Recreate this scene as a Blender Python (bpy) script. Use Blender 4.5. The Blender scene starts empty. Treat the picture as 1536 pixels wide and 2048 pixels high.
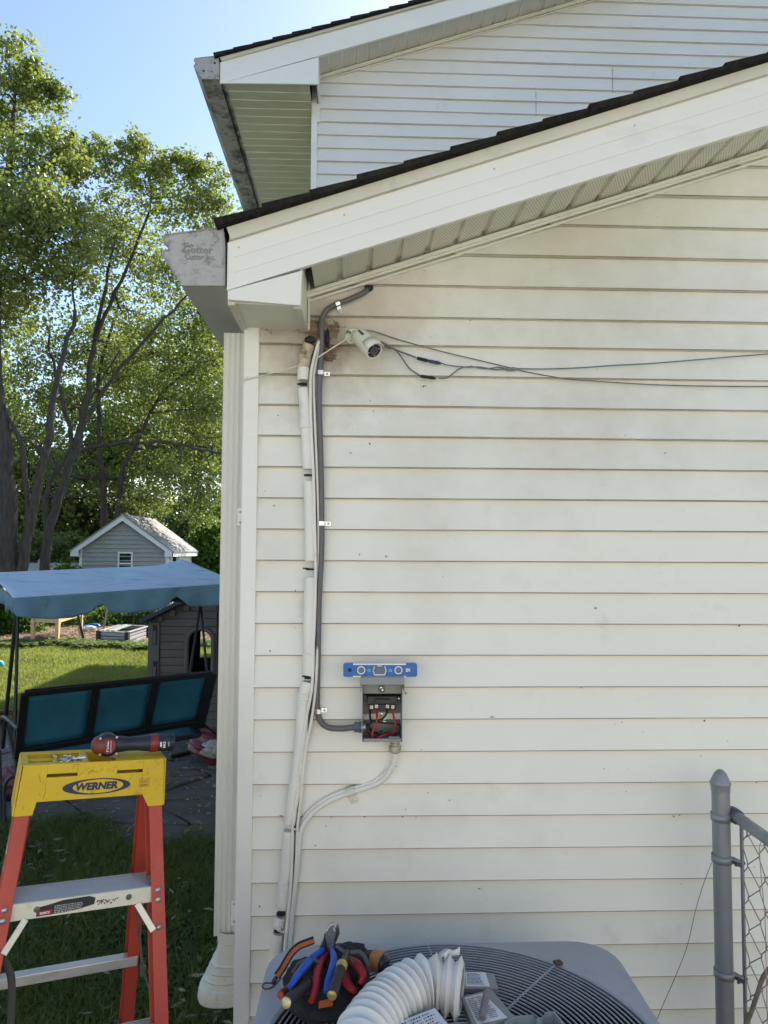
import bpy, math, random
import numpy as np
from mathutils import Vector, Matrix
R=math.radians
random.seed(7); rng=np.random.default_rng(7)
scene=bpy.context.scene
# ---------------------------------------------------------------- camera
CAM=np.array([0.381,-2.328,2.0]); FPX=1420.0; PITCH=0.0534; YAW=-0.035; ROLL=0.0051
FWD=np.array([-math.sin(YAW)*math.cos(PITCH),math.cos(YAW)*math.cos(PITCH),math.sin(PITCH)])
_r=np.array([math.cos(YAW),math.sin(YAW),0.0]); _u=np.cross(_r,FWD)
RT=math.cos(ROLL)*_r+math.sin(ROLL)*_u; UP=-math.sin(ROLL)*_r+math.cos(ROLL)*_u
cd=bpy.data.cameras.new('camera'); cam=bpy.data.objects.new('camera',cd); scene.collection.objects.link(cam)
cd.sensor_fit='VERTICAL'; cd.sensor_height=36; cd.sensor_width=27; cd.lens=36*FPX/2048
cd.clip_start=0.05; cd.clip_end=2000
mw=Matrix.Identity(4)
for i in range(3):
    mw[i][0]=RT[i]; mw[i][1]=UP[i]; mw[i][2]=-FWD[i]; mw[i][3]=CAM[i]
cam.matrix_world=mw; scene.camera=cam
# ---------------------------------------------------------------- light
SUN=Vector((0.53,0.95,0.86)).normalized()
el=math.asin(SUN.z); az=math.atan2(SUN.x,SUN.y)
w=bpy.data.worlds.new("World"); scene.world=w; w.use_nodes=True
nt=w.node_tree; bg=nt.nodes['Background']; sky=nt.nodes.new('ShaderNodeTexSky'); sky.sky_type='NISHITA'
sky.sun_disc=False; sky.sun_elevation=el; sky.sun_rotation=az; sky.air_density=1.0; sky.dust_density=0.6; sky.ozone_density=1.0
nt.links.new(sky.outputs[0],bg.inputs[0]); bg.inputs[1].default_value=0.11
sd=bpy.data.lights.new('sun','SUN'); sd.energy=5.0; sd.angle=R(0.5); sd.color=(1,0.95,0.87)
so=bpy.data.objects.new('sun',sd); scene.collection.objects.link(so)
so.rotation_euler=(-SUN).to_track_quat('-Z','Y').to_euler()
scene.view_settings.view_transform='Standard'; scene.view_settings.look='None'
scene.view_settings.exposure=1.22; scene.view_settings.gamma=1
# ---------------------------------------------------------------- helpers
def V(*a): return np.array(a,float)
def ray(px,py): return FWD*FPX+RT*(px-768)+UP*(1024-py)
def P(px,py,Y=0.0):
    d=ray(px,py); return CAM+d*((Y-CAM[1])/d[1])
def PZ(px,py,Z=0.0):
    d=ray(px,py); return CAM+d*((Z-CAM[2])/d[2])
def PX(px,py,X):
    d=ray(px,py); return CAM+d*((X-CAM[0])/d[0])
def nrm(v):
    v=np.array(v,float); n=np.linalg.norm(v); return v/n if n>1e-12 else v
MATS={}
def mat(name,col,rough=.6,var=.12,scale=6.,metal=0.,bump=0.,bscale=40.,spots=None,stains=None,spec=.5,coat=0.,stretch=(1,1,1),sheen=0):
    """procedural principled: colour mottled by noise, optional dark spots and stains (colour, amount, scale)"""
    if name in MATS: return MATS[name]
    m=bpy.data.materials.new(name); m.use_nodes=True; n=m.node_tree.nodes; l=m.node_tree.links; b=n['Principled BSDF']
    tc=n.new('ShaderNodeTexCoord'); mp=n.new('ShaderNodeMapping'); mp.inputs['Scale'].default_value=stretch
    l.new(tc.outputs['Object'],mp.inputs[0]); co=mp.outputs[0]
    def noise(s,d=4,r=.6):
        t=n.new('ShaderNodeTexNoise'); t.inputs['Scale'].default_value=s; t.inputs['Detail'].default_value=d; t.inputs['Roughness'].default_value=r; l.new(co,t.inputs['Vector']); return t.outputs[0]
    def ramp(src,a,bb):
        t=n.new('ShaderNodeMapRange'); t.inputs[1].default_value=a; t.inputs[2].default_value=bb; l.new(src,t.inputs[0]); return t.outputs[0]
    def mix(f,a,bb):
        t=n.new('ShaderNodeMix'); t.data_type='RGBA'; l.new(f,t.inputs[0])
        for k,x in ((6,a),(7,bb)):
            if isinstance(x,tuple): t.inputs[k].default_value=(*x[:3],1)
            else: l.new(x,t.inputs[k])
        return t.outputs[2]
    lo=tuple(c*(1-var) for c in col); hi=tuple(min(1,c*(1+var)) for c in col)
    c=mix(ramp(noise(scale),.3,.7),lo,hi)
    for st in (stains or []):
        scol,amt,ss=st[:3]; th=st[3] if len(st)>3 else .5
        f=ramp(noise(ss,6,.65),th,th+.16); mu=n.new('ShaderNodeMath'); mu.operation='MULTIPLY'; mu.inputs[1].default_value=amt; l.new(f,mu.inputs[0]); c=mix(mu.outputs[0],c,scol)
    if spots:
        scol,amt,ss=spots; vo=n.new('ShaderNodeTexVoronoi'); vo.inputs['Scale'].default_value=ss; l.new(co,vo.inputs['Vector'])
        f=ramp(vo.outputs[0],amt,amt*.6); mk=ramp(noise(ss*.09,4,.6),.52,.56); mm=n.new('ShaderNodeMath'); mm.operation='MULTIPLY'; l.new(f,mm.inputs[0]); l.new(mk,mm.inputs[1]); c=mix(mm.outputs[0],c,scol)
    l.new(c,b.inputs['Base Color']); b.inputs['Metallic'].default_value=metal
    rr=ramp(noise(scale*3,3),0.2,.8); mr=n.new('ShaderNodeMapRange'); mr.inputs[3].default_value=max(.02,rough-.08); mr.inputs[4].default_value=min(1,rough+.08); l.new(rr,mr.inputs[0]); l.new(mr.outputs[0],b.inputs['Roughness'])
    b.inputs['Specular IOR Level'].default_value=spec; b.inputs['Coat Weight'].default_value=coat
    if bump:
        bp=n.new('ShaderNodeBump'); bp.inputs['Strength'].default_value=bump; bp.inputs['Distance'].default_value=.01; l.new(noise(bscale,5),bp.inputs['Height']); l.new(bp.outputs[0],b.inputs['Normal'])
    MATS[name]=m; return m
class MB:
    def __init__(s): s.v=[]; s.f=[]; s.m=[]
    def add(s,vs,fs,mi=0):
        o=len(s.v); s.v+= [tuple(map(float,x)) for x in vs]
        for f in fs: s.f.append(tuple(i+o for i in f)); s.m.append(mi)
        return s
    def box(s,lo,hi,mi=0,rot=None,org=None):
        lo=np.minimum(lo,hi) if 0 else np.array(lo,float); hi=np.array(hi,float)
        vs=[np.array((x,y,z)) for x in (lo[0],hi[0]) for y in (lo[1],hi[1]) for z in (lo[2],hi[2])]
        if rot is not None: vs=[org+rot@(v-org) for v in vs]
        return s.add(vs,[(0,1,3,2),(4,6,7,5),(0,4,5,1),(2,3,7,6),(0,2,6,4),(1,5,7,3)],mi)
    def obox(s,c,ax,ay,az,mi=0):
        """oriented box: centre and half axes"""
        c=np.array(c,float); ax,ay,az=map(np.array,(ax,ay,az))
        vs=[c+i*ax+j*ay+k*az for i in (-1,1) for j in (-1,1) for k in (-1,1)]
        return s.add(vs,[(0,1,3,2),(4,6,7,5),(0,4,5,1),(2,3,7,6),(0,2,6,4),(1,5,7,3)],mi)
    def bar(s,a,b,w,h,up=(0,0,1),mi=0):
        a=np.array(a,float); b=np.array(b,float); d=nrm(b-a); x=nrm(np.cross(d,up)); y=np.cross(x,d)
        return s.obox((a+b)/2,(b-a)/2,x*w/2,y*h/2,mi)
    def prism(s,poly,ext,mi=0):
        """poly: list of 3d points (planar), ext: extrusion vector"""
        n=len(poly); ext=np.array(ext,float); poly=[np.array(p,float) for p in poly]
        return s.add(poly+[p+ext for p in poly],[tuple(range(n)),tuple(range(2*n-1,n-1,-1))]+[(i,i+n,(i+1)%n+n,(i+1)%n) for i in range(n)],mi)
    def tube(s,pts,r,seg=10,mi=0,cap=True,flat=None):
        pts=[np.array(p,float) for p in pts]; n=len(pts)
        rs=[r]*n if np.isscalar(r) else list(r)
        t0=nrm(pts[1]-pts[0]); ref=np.array((0,0,1.)) if abs(t0[2])<.9 else np.array((0,1.,0)); x=nrm(np.cross(t0,ref)); vs=[]
        for i,p in enumerate(pts):
            t=nrm((pts[min(i+1,n-1)]-pts[max(i-1,0)])); x=nrm(x-t*(x@t)); y=np.cross(t,x)
            for k in range(seg):
                a=2*math.pi*k/seg; o=x*math.cos(a)*rs[i]+y*math.sin(a)*rs[i]
                if flat is not None: fv=nrm(flat[0]); o=o+fv*(o@fv)*(flat[1]-1)
                vs.append(p+o)
        fs=[(i*seg+k,i*seg+(k+1)%seg,(i+1)*seg+(k+1)%seg,(i+1)*seg+k) for i in range(n-1) for k in range(seg)]
        if cap: fs+= [tuple(range(seg-1,-1,-1)),tuple((n-1)*seg+k for k in range(seg))]
        return s.add(vs,fs,mi)
    def lathe(s,prof,org,axis=(0,0,1),seg=24,mi=0,cap=True):
        """prof: list of (radius, distance along axis)"""
        org=np.array(org,float); a=nrm(axis); ref=np.array((0,0,1.)) if abs(a[2])<.9 else np.array((1.,0,0)); x=nrm(np.cross(a,ref)); y=np.cross(a,x); vs=[]
        for r,h in prof:
            for k in range(seg):
                t=2*math.pi*k/seg; vs.append(org+a*h+(x*math.cos(t)+y*math.sin(t))*r)
        n=len(prof)
        fs=[(i*seg+k,i*seg+(k+1)%seg,(i+1)*seg+(k+1)%seg,(i+1)*seg+k) for i in range(n-1) for k in range(seg)]
        if cap: fs+=[tuple(range(seg-1,-1,-1)),tuple((n-1)*seg+k for k in range(seg))]
        return s.add(vs,fs,mi)
    def grid(s,g,mi=0):
        """g[i][j] points"""
        h=len(g); w_=len(g[0]); return s.add([p for r_ in g for p in r_],[(i*w_+j,i*w_+j+1,(i+1)*w_+j+1,(i+1)*w_+j) for i in range(h-1) for j in range(w_-1)],mi)
    def build(s,name,m,parent=None,bevel=0,smooth=None,seg=2,solid=0,label=None):
        me=bpy.data.meshes.new(name); me.from_pydata(s.v,[],s.f)
        ms=m if isinstance(m,(list,tuple)) else [m]
        for x in ms: me.materials.append(x)
        if len(ms)>1: me.polygons.foreach_set('material_index',s.m)
        import bmesh
        bm=bmesh.new(); bm.from_mesh(me); bmesh.ops.recalc_face_normals(bm,faces=bm.faces); bm.to_mesh(me); bm.free()
        if smooth is not None:
            me.polygons.foreach_set('use_smooth',[True]*len(me.polygons)); me.set_sharp_from_angle(angle=R(smooth))
        me.update(); o=bpy.data.objects.new(name,me); scene.collection.objects.link(o)
        if parent is not None:
            o.parent=parent
            if not getattr(s,'local',False): o.matrix_parent_inverse=PINV.get(parent.name,Matrix.Identity(4))
        if solid: k=o.modifiers.new('s','SOLIDIFY'); k.thickness=solid; k.offset=0
        if bevel: k=o.modifiers.new('b','BEVEL'); k.width=bevel; k.segments=seg; k.limit_method='ANGLE'; k.angle_limit=R(40)
        if label: o['label']=label
        return o
PINV={}
def tag(o,label,cat,group=None,kind=None):
    o['label']=label; o['category']=cat
    if group: o['group']=group
    if kind: o['kind']=kind
    return o
def thing(name,label,cat,loc=(0,0,0),rz=0,group=None,local=False):
    o=bpy.data.objects.new(name,None); scene.collection.objects.link(o); o.empty_display_size=.1
    o.location=loc; o.rotation_euler=(0,0,rz)
    mw_=Matrix.Translation(Vector(loc))@Matrix.Rotation(rz,4,'Z')
    if not local: PINV[o.name]=mw_.inverted()
    return tag(o,label,cat,group)
def struct(o): o['kind']='structure'; return o
def copy_tree(o,parent=None):
    c=o.copy(); scene.collection.objects.link(c)
    if parent is not None: c.parent=parent
    for ch in [x for x in scene.objects if x.parent==o]: copy_tree(ch,c)
    return c
def text(name,s,size,origin,xdir,ydir,m,parent=None,depth=.0004,bold=0.,sx=1.,shear=0,align='CENTER'):
    cu=bpy.data.curves.new(name,'FONT'); cu.body=s; cu.size=size; cu.extrude=depth; cu.align_x=align; cu.align_y='CENTER'; cu.offset=bold; cu.shear=shear; cu.resolution_u=3
    t=bpy.data.objects.new(name,cu); scene.collection.objects.link(t)
    me=bpy.data.meshes.new_from_object(t.evaluated_get(bpy.context.evaluated_depsgraph_get())); bpy.data.objects.remove(t)
    x=nrm(xdir); y=nrm(ydir); z=np.cross(x,y); origin=np.array(origin,float)
    for v in me.vertices: c=v.co; p=origin+x*c.x*sx+y*c.y+z*c.z; v.co=p
    me.materials.clear(); me.materials.append(m); o=bpy.data.objects.new(name,me); scene.collection.objects.link(o)
    if parent is not None: o.parent=parent; o.matrix_parent_inverse=PINV.get(parent.name,Matrix.Identity(4))
    return o
def smoothpath(pts,n=6):
    """Catmull-Rom through points"""
    pts=[np.array(p,float) for p in pts]; q=[2*pts[0]-pts[1]]+pts+[2*pts[-1]-pts[-2]]; out=[]
    for i in range(1,len(q)-2):
        for k in range(n):
            t=k/n; a,b,c,d=q[i-1:i+3]
            out.append(.5*((2*b)+(-a+c)*t+(2*a-5*b+4*c-d)*t*t+(-a+3*b-3*c+d)*t**3))
    out.append(pts[-1]); return out
def pxpath(l,n=6): return smoothpath([P(*a) for a in l],n)
def fastmesh(name,verts,quads,m,k=4):
    """numpy arrays -> object quickly; quads (N,k)"""
    me=bpy.data.meshes.new(name); nv=len(verts); nf=len(quads)
    me.vertices.add(nv); me.vertices.foreach_set('co',verts.astype(np.float32).ravel())
    me.loops.add(nf*k); me.loops.foreach_set('vertex_index',quads.astype(np.int32).ravel())
    me.polygons.add(nf); me.polygons.foreach_set('loop_start',np.arange(0,nf*k,k,dtype=np.int32)); me.polygons.foreach_set('loop_total',np.full(nf,k,dtype=np.int32))
    me.materials.append(m); me.update(calc_edges=True); me.validate()
    o=bpy.data.objects.new(name,me); scene.collection.objects.link(o); return o
# ---------------------------------------------------------------- the house
def siding_mat(name,col,algae):
    if name in MATS: return MATS[name]
    m=mat(name,col,rough=.42,var=.035,scale=1.3,bump=.10,bscale=3.0,spots=((.16,.13,.09),.05,22.),stains=[((.50,.46,.33),algae,1.1,.50),((.55,.50,.42),.35,7.,.60)],spec=.4)
    return m
M_lapshade=mat('lap_shade',(.30,.265,.19),rough=.8,var=.35,scale=5,stains=[((.50,.46,.36),.8,3.,.5)])  # shadow under each lap, painted brown on the lower lip of the course
M_sid=siding_mat('vinyl_siding',(.835,.815,.72),.30)
M_sid2=siding_mat('vinyl_siding_upper',(.78,.765,.71),.12)
M_trim=mat('aluminium_trim',(.84,.82,.74),rough=.38,var=.03,scale=1.3,bump=.06,bscale=3,stains=[((.55,.52,.44),.45,2.2,.56),((.40,.35,.28),.5,24.,.68)],stretch=(.6,1,1.6))
M_trim2=mat('aluminium_crown',(.66,.63,.51),rough=.45,var=.05,scale=3.,stains=[((.35,.31,.22),.5,9.,.60)])
M_dirty=mat('weathered_gutter',(.43,.42,.40),rough=.5,var=.1,scale=12,bump=.15,bscale=60,stains=[((.13,.115,.105),.85,34.,.52),((.22,.19,.17),.6,12.,.50),((.46,.45,.43),.6,5.,.5)])
M_dirty2=mat('mildewed_gutter',(.44,.43,.38),rough=.6,var=.15,scale=9,stains=[((.07,.065,.055),.95,6.,.46),((.12,.11,.09),.7,30.,.5)])
M_soff=mat('soffit_vinyl',(.80,.775,.64),rough=.5,var=.05,scale=3.,stains=[((.40,.37,.26),.35,4.,.55)])
M_shin=mat('asphalt_shingle',(.022,.019,.017),rough=.95,var=.5,scale=60,bump=.8,bscale=140,stains=[((.045,.045,.028),.5,9.,.5)],spec=.2)
M_black=mat('matte_black',(.012,.012,.013),rough=.6,var=.2)
M_screw=mat('zinc_screw',(.42,.42,.41),rough=.4,metal=.8,var=.2,scale=30)
def perf_mat(name,col,ax,ay,sp):
    """vinyl with rows of vent holes, laid out in object space on axes ax, ay"""
    m=mat(name,col,rough=.5,var=.05,scale=3.,stains=[((.55,.52,.38),.35,4.,.55)]); n=m.node_tree.nodes; l=m.node_tree.links; b=n['Principled BSDF']
    tc=n.new('ShaderNodeTexCoord'); fr=[]
    for a in (ax,ay):
        d=n.new('ShaderNodeVectorMath'); d.operation='DOT_PRODUCT'; d.inputs[1].default_value=tuple(np.array(a)/sp); l.new(tc.outputs['Object'],d.inputs[0])
        fr.append(d.outputs['Value'])
    def mth(op,x,y=None):
        t=n.new('ShaderNodeMath'); t.operation=op
        for k,q in ((0,x),(1,y)):
            if q is None: continue
            if isinstance(q,(int,float)): t.inputs[k].default_value=q
            else: l.new(q,t.inputs[k])
        return t.outputs[0]
    off=mth('MULTIPLY',mth('FLOOR',fr[1]),.5)
    u=mth('SUBTRACT',mth('FRACT',mth('ADD',fr[0],off)),.5); v=mth('SUBTRACT',mth('FRACT',fr[1]),.5)
    r2=mth('ADD',mth('MULTIPLY',u,u),mth('MULTIPLY',v,v)); f=mth('LESS_THAN',r2,.045)
    src=b.inputs['Base Color'].links[0].from_socket
    mx=n.new('ShaderNodeMix'); mx.data_type='RGBA'; l.new(f,mx.inputs[0]); l.new(src,mx.inputs[6]); mx.inputs[7].default_value=(.20,.18,.12,1); l.new(mx.outputs[2],b.inputs['Base Color'])
    return m
def blotch(m,c,rad,col,amt,ns=9.):
    n=m.node_tree.nodes; l=m.node_tree.links; b=n['Principled BSDF']; tc=n.new('ShaderNodeTexCoord'); d=n.new('ShaderNodeVectorMath'); d.operation='DISTANCE'; d.inputs[1].default_value=c; mp=n.new('ShaderNodeMapping'); l.new(tc.outputs['Object'],d.inputs[0])
    t=n.new('ShaderNodeTexNoise'); t.inputs['Scale'].default_value=ns; t.inputs['Detail'].default_value=7; t.inputs['Roughness'].default_value=.7; l.new(tc.outputs['Object'],t.inputs['Vector'])
    a=n.new('ShaderNodeMath'); a.operation='MULTIPLY_ADD'; a.inputs[1].default_value=1.6*rad; l.new(t.outputs[0],a.inputs[0]); l.new(d.outputs['Value'],a.inputs[2])
    r=n.new('ShaderNodeMapRange'); r.inputs[1].default_value=rad*1.9; r.inputs[2].default_value=rad*.9; r.inputs[3].default_value=0; r.inputs[4].default_value=amt; l.new(a.outputs[0],r.inputs[0])
    mx=n.new('ShaderNodeMix'); mx.data_type='RGBA'; l.new(r.outputs[0],mx.inputs[0]); l.new(b.inputs['Base Color'].links[0].from_socket,mx.inputs[6]); mx.inputs[7].default_value=(*col,1); l.new(mx.outputs[2],b.inputs['Base Color'])
SP=.1016; LZ=2.6748               # siding course height; z of a measured lap
blotch(M_sid,tuple(P(650,690,0)),.30,(.42,.35,.25),.75); blotch(M_sid,tuple(P(652,690,0)),.105,(.20,.13,.085),.9,22); blotch(M_sid,tuple(P(560,650,0)),.16,(.35,.30,.22),.6,14); blotch(M_sid,tuple(P(780,610,0)),.20,(.50,.40,.30),.45,12); blotch(M_sid,tuple(P(1150,440,0)),.75,(.50,.47,.33),.55,7)  # dirt around the pipe hole, then a broad tan patch below the rake
YF=-.262                          # lower gable fascia plane
Y2=2.90; YF2=2.64                 # upper gable wall and its fascia plane
def line2(a,b):                   # z as a function of X from two points
    m_=(b[2]-a[2])/(b[0]-a[0]); return (lambda x:a[2]+m_*(x-a[0])), m_
roofL,mL=line2(P(450,459,YF),P(1536,128,YF)); crownL,_=line2(P(460,483,YF),P(1536,151,YF)); fasL,_=line2(P(456,580,YF),P(1536,250,YF)); sofL,_=line2(P(640,579,0),P(1536,302,0))
roofU,mU=line2(P(438,117,YF2),P(862,4,YF2)); crownU,_=line2(P(441,124,YF2),P(895,0,YF2)); fasU,_=line2(P(457.7,162,YF2),P(960,21,YF2)); sofU,_=line2(P(639,156,Y2),P(960,62,Y2))
print('slopes',mL,mU,'soffit vs fascia',sofL(.8)-fasL(.8),sofU(.5)-fasU(.5),'roof z',roofL(0),roofU(0))
XR=4.6
roofL_=roofL
house=thing('house','cream vinyl sided house with low gabled wing in front of a taller gable','house',(4.5,4,0))
def gable_siding(name,Y,x0,zfun,z0,mt,xr,label=None,zmin=.3):
    """lap siding on a gable wall facing -Y; zfun = soffit line on the left half, mirrored about xr"""
    mb=MB(); z=z0
    while z>zmin: z-=SP
    inv=lambda zz:(zz-zfun(0))/(zfun(1)-zfun(0))
    k=0
    ups=[P(1396,q,0)[2] for q in (647.4,584.9,523,460.4,397.5,336)] if Y==0 else []
    while z<zfun(xr):
        zt=z+SP
        if Y==0 and z>LZ-.01: nx_=[q for q in ups if q>z+.02]; zt=nx_[0] if nx_ else z+.108
        sp_=zt-z; xa=max(x0,inv(z)-.06); xb=max(x0,inv(zt)-.06); xa=min(xa,xr); xb=min(xb,xr)
        ra=2*xr-xa; rb=2*xr-xb; dj=.0012*math.sin(k*2.3)
        nx=26; g=[]
        lip=.019
        for (t,yo) in ((0,-.002),(0,-lip+.002),(.006,-lip),(.030,-lip),(.10,-.0160),(1,-.0025)):
            row=[]
            for i in range(nx+1):
                s=i/nx; xx=(xa+(xb-xa)*t)*(1-s)+(ra+(rb-ra)*t)*s
                wob=.0011*math.sin(xx*3.1+k*1.7)*(t>.01)+.0008*math.sin(xx*7.3+k)
                row.append((xx,Y+yo+dj*(t<.5)+(wob if t>.3 else wob*.3),z+t*sp_+(.0008*math.sin(xx*2.1+k*.9) if t<.05 else 0)))
            g.append(row)
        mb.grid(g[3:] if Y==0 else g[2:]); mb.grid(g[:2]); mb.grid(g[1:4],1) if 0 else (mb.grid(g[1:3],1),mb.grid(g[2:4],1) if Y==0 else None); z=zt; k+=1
    return mb.build(name,[mt,M_lapshade],house,smooth=25,label=label)
gable_siding('siding',0,.04,sofL,LZ,M_sid,XR,'cream lap siding of the low front wing, stained round the pipe hole, tan patch under its eave')
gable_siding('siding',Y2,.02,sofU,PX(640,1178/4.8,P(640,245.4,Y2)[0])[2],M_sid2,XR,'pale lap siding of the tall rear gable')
# side walls with siding facing -X, back masses
mb=MB()
mb.box((.012,.02,.25),(2*XR-.01,Y2+.3,roofL(0)-.06)); mb.prism([(.012,.02,roofL(0)-.06),(2*XR-.01,.02,roofL(0)-.06),(XR,.02,roofL(XR)-.03)],(0,Y2+.2,0))
mb.box((.012,Y2+.02,.25),(2*XR,15.5,roofU(0)-.06)); mb.prism([(.012,Y2+.02,roofU(0)-.06),(2*XR,Y2+.02,roofU(0)-.06),(XR,Y2+.02,roofU(XR)-.03)],(0,12.6,0))
mb.build('wall_core',M_sid,house)
mb=MB(); z=LZ
while z>.3: z-=SP
while z<roofU(0)-.2:
    y0=.02 if z<roofL(0)-.25 else Y2+.02
    mb.grid([[(.010,y0,z),(.010,15.5,z)],[(-.004,y0,z),(-.004,15.5,z)],[(.008,y0,z+SP),(.008,15.5,z+SP)]]); z+=SP
mb.build('siding',M_sid,house,smooth=25,label='side wall lap siding')
mb=MB(); mb.box((-.01,-.005,0),(2*XR,15.5,.3)); mb.build('foundation',mat('concrete',(.35,.34,.32),rough=.9,var=.15,bump=.3),house)
# corner boards
def corner(Y,z0,z1,w):
    mb=MB(); mb.box((-.0,Y-.022,z0),(w,Y+.0,z1)); mb.box((-.0,Y-.0,z0),(.012,Y+.06,z1)); return mb.build('corner_board',M_trim,house,bevel=.003)
corner(0,.25,P(500,652,0)[2],.0497)
corner(Y2,2.2,P(628,200,Y2)[2]+.1,.045)
# fascia, crown strip, box return
def gable_trim(YFx,x0,roof,crown,fas,boxpts,xe):
    mb=MB(); mb.prism([(x0,YFx,crown(x0)),(x0,YFx,fas(x0)),(xe,YFx,fas(xe)),(xe,YFx,crown(xe))],(0,.018,0)); o=mb.build('fascia',M_trim,house,bevel=.002)
    mb=MB()
    c0=x0-.002
    mb.prism([(c0,YFx-.012,roof(c0)),(c0+.014,YFx-.012,crown(c0+.014)),(xe,YFx-.012,crown(xe)),(xe,YFx-.012,roof(xe))],(0,.03,0)); mb.build('drip_edge',M_trim2,house,bevel=.002)
    # mirrored half
    mb=MB(); f=lambda x,fn:fn(2*xe-x); xr_=2*xe-x0
    mb.prism([(xe,YFx,roof(xe)),(xe,YFx,fas(xe)),(xr_,YFx,fas(x0)),(xr_,YFx,roof(x0))],(0,.018,0)); mb.build('fascia',M_trim,house)
    mb=MB(); mb.prism(boxpts,(0,.016,0)); return mb.build('eave_return',M_trim,house,bevel=.0025)
x0L=P(454.5,500,YF)[0]; x0U=P(440,140,YF2)[0]
gable_trim(YF,x0L,roofL,crownL,fasL,[P(455,581,YF-.004),P(604.5,540,YF-.004),P(601,611,YF-.004),P(455,599,YF-.004)],XR)
gable_trim(YF2,x0U,roofU,crownU,fasU,[P(457,162.5,YF2-.004),P(637,114,YF2-.004),P(636.5,168,YF2-.004),P(444,166,YF2-.004),P(441,163,YF2-.004)],XR)
# rake soffits: grooved panels
def grooved(A,B,E,N,mod,gw,dep,mf,mg,name,label=None,start=0.):
    """run panels from A to B, extruded by E, grooves pushed along N"""
    A,B,E,N=map(lambda q:np.array(q,float),(A,B,E,N)); L=np.linalg.norm(B-A); d=(B-A)/L; s=start; mb=MB(); prof=[]
    while s<L:
        prof+=[(s,0,0),(s+mod-gw,0,0),(s+mod-gw+.003,dep,1),(s+mod-.003,dep,1)]; s+=mod
    for (a,b_) in zip(prof[:-1],prof[1:]):
        p=A+d*a[0]+N*a[1]; q=A+d*b_[0]+N*b_[1]; mb.add([p,q,q+E,p+E],[(0,1,2,3)],0 if (a[1]==0 and b_[1]==0) else 1)
    return mb.build(name,[mf,mg],house,label=label)
dL=nrm((1,0,mL)); dU=nrm((1,0,mU)); nL=nrm((-mL,0,1)); nU=nrm((-mU,0,1))
M_p1=perf_mat('vent_soffit_lower',(.80,.775,.64),dL,(0,1,0),.0092); M_p2=perf_mat('vent_soffit_upper',(.74,.71,.63),dU,(0,1,0),.011); M_p3=perf_mat('vent_soffit_eave',(.72,.72,.53),(1,0,0),(0,1,0),.011)
xs=P(607,545,YF)[0]
grooved((xs,0,sofL(xs)),(XR,0,sofL(XR)),(0,YF+.006,0),nL,.1,.024,.010,M_p1,M_soff,'soffit','perforated rake soffit of the low wing',start=.02)
xs2=P(639,150,Y2)[0]
grooved((xs2,Y2,sofU(xs2)),(XR,Y2,sofU(XR)),(0,YF2-Y2+.006,0),nU,.1,.02,.008,M_p2,M_soff,'soffit','perforated rake soffit of the tall gable')
# J channels along wall top and F channel behind fascia
for (z_,Yw,xa,fn,sl) in ((0,0,P(612,592,0)[0],sofL,mL),(0,Y2,xs2,sofU,mU)):
    mb=MB(); a=V(xa,Yw-.022,fn(xa)-.012); b=V(XR,Yw-.022,fn(XR)-.012); mb.bar(a,b,.036,.012,up=(0,0,1)); mb.bar(a+V(0,-.006,-.008),b+V(0,-.006,-.008),.010,.012); mb.bar(a+V(0,.008,-.022),b+V(0,.008,-.022),.014,.008); mb.build('soffit_channel',M_soff,house,bevel=.002)
mb=MB(); a=V(xs,YF+.030,sofL(xs)-.003); b=V(XR,YF+.030,sofL(XR)-.003); mb.bar(a,b,.024,.006); mb.build('soffit_channel',M_soff,house); mb=MB()
a=V(xs2,YF2+.03,sofU(xs2)-.003); b=V(XR,YF2+.03,sofU(XR)-.003); mb.bar(a,b,.02,.006); mb.build('soffit_channel',M_soff,house)
# lower eave box underside (flat), its inner side and lip
zb=P(601,612,YF)[2]; xo=P(455,600,YF)[0]; xi=P(601,611,YF)[0]
mb=MB(); mb.add([(xo,YF+.012,zb+.012),(xi,YF+.012,zb+.003),(xi,0,zb+.003),(xo,0,zb+.012)],[(0,1,2,3)])
mb.add([(xi,YF+.012,zb),(xi,0,zb),(xi,0,zb+.22),(xi,YF+.012,zb+.22)],[(0,1,2,3)]); mb.build('eave_soffit',M_soff,house,solid=.003)
mb=MB(); mb.box((xi-.022,YF+.012,zb-.004),(xi+.003,-.012,zb+.002)); mb.box((xo,YF+.01,zb+.002),(xo+.02,Y2,zb+.010)); mb.box((xi+.003,-.03,zb),(xi+.012,-.012,zb+.16)); mb.build('soffit_channel',M_trim2,house,bevel=.002)
mb=MB(); mb.box((xo,0,zb+.008),(.0,Y2,zb+.014)); mb.box((xo-.002,YF+.018,zb+.005),(xo+.012,Y2,roofL(xo)-.01)); mb.build('eave_fascia',M_trim,house)
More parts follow.
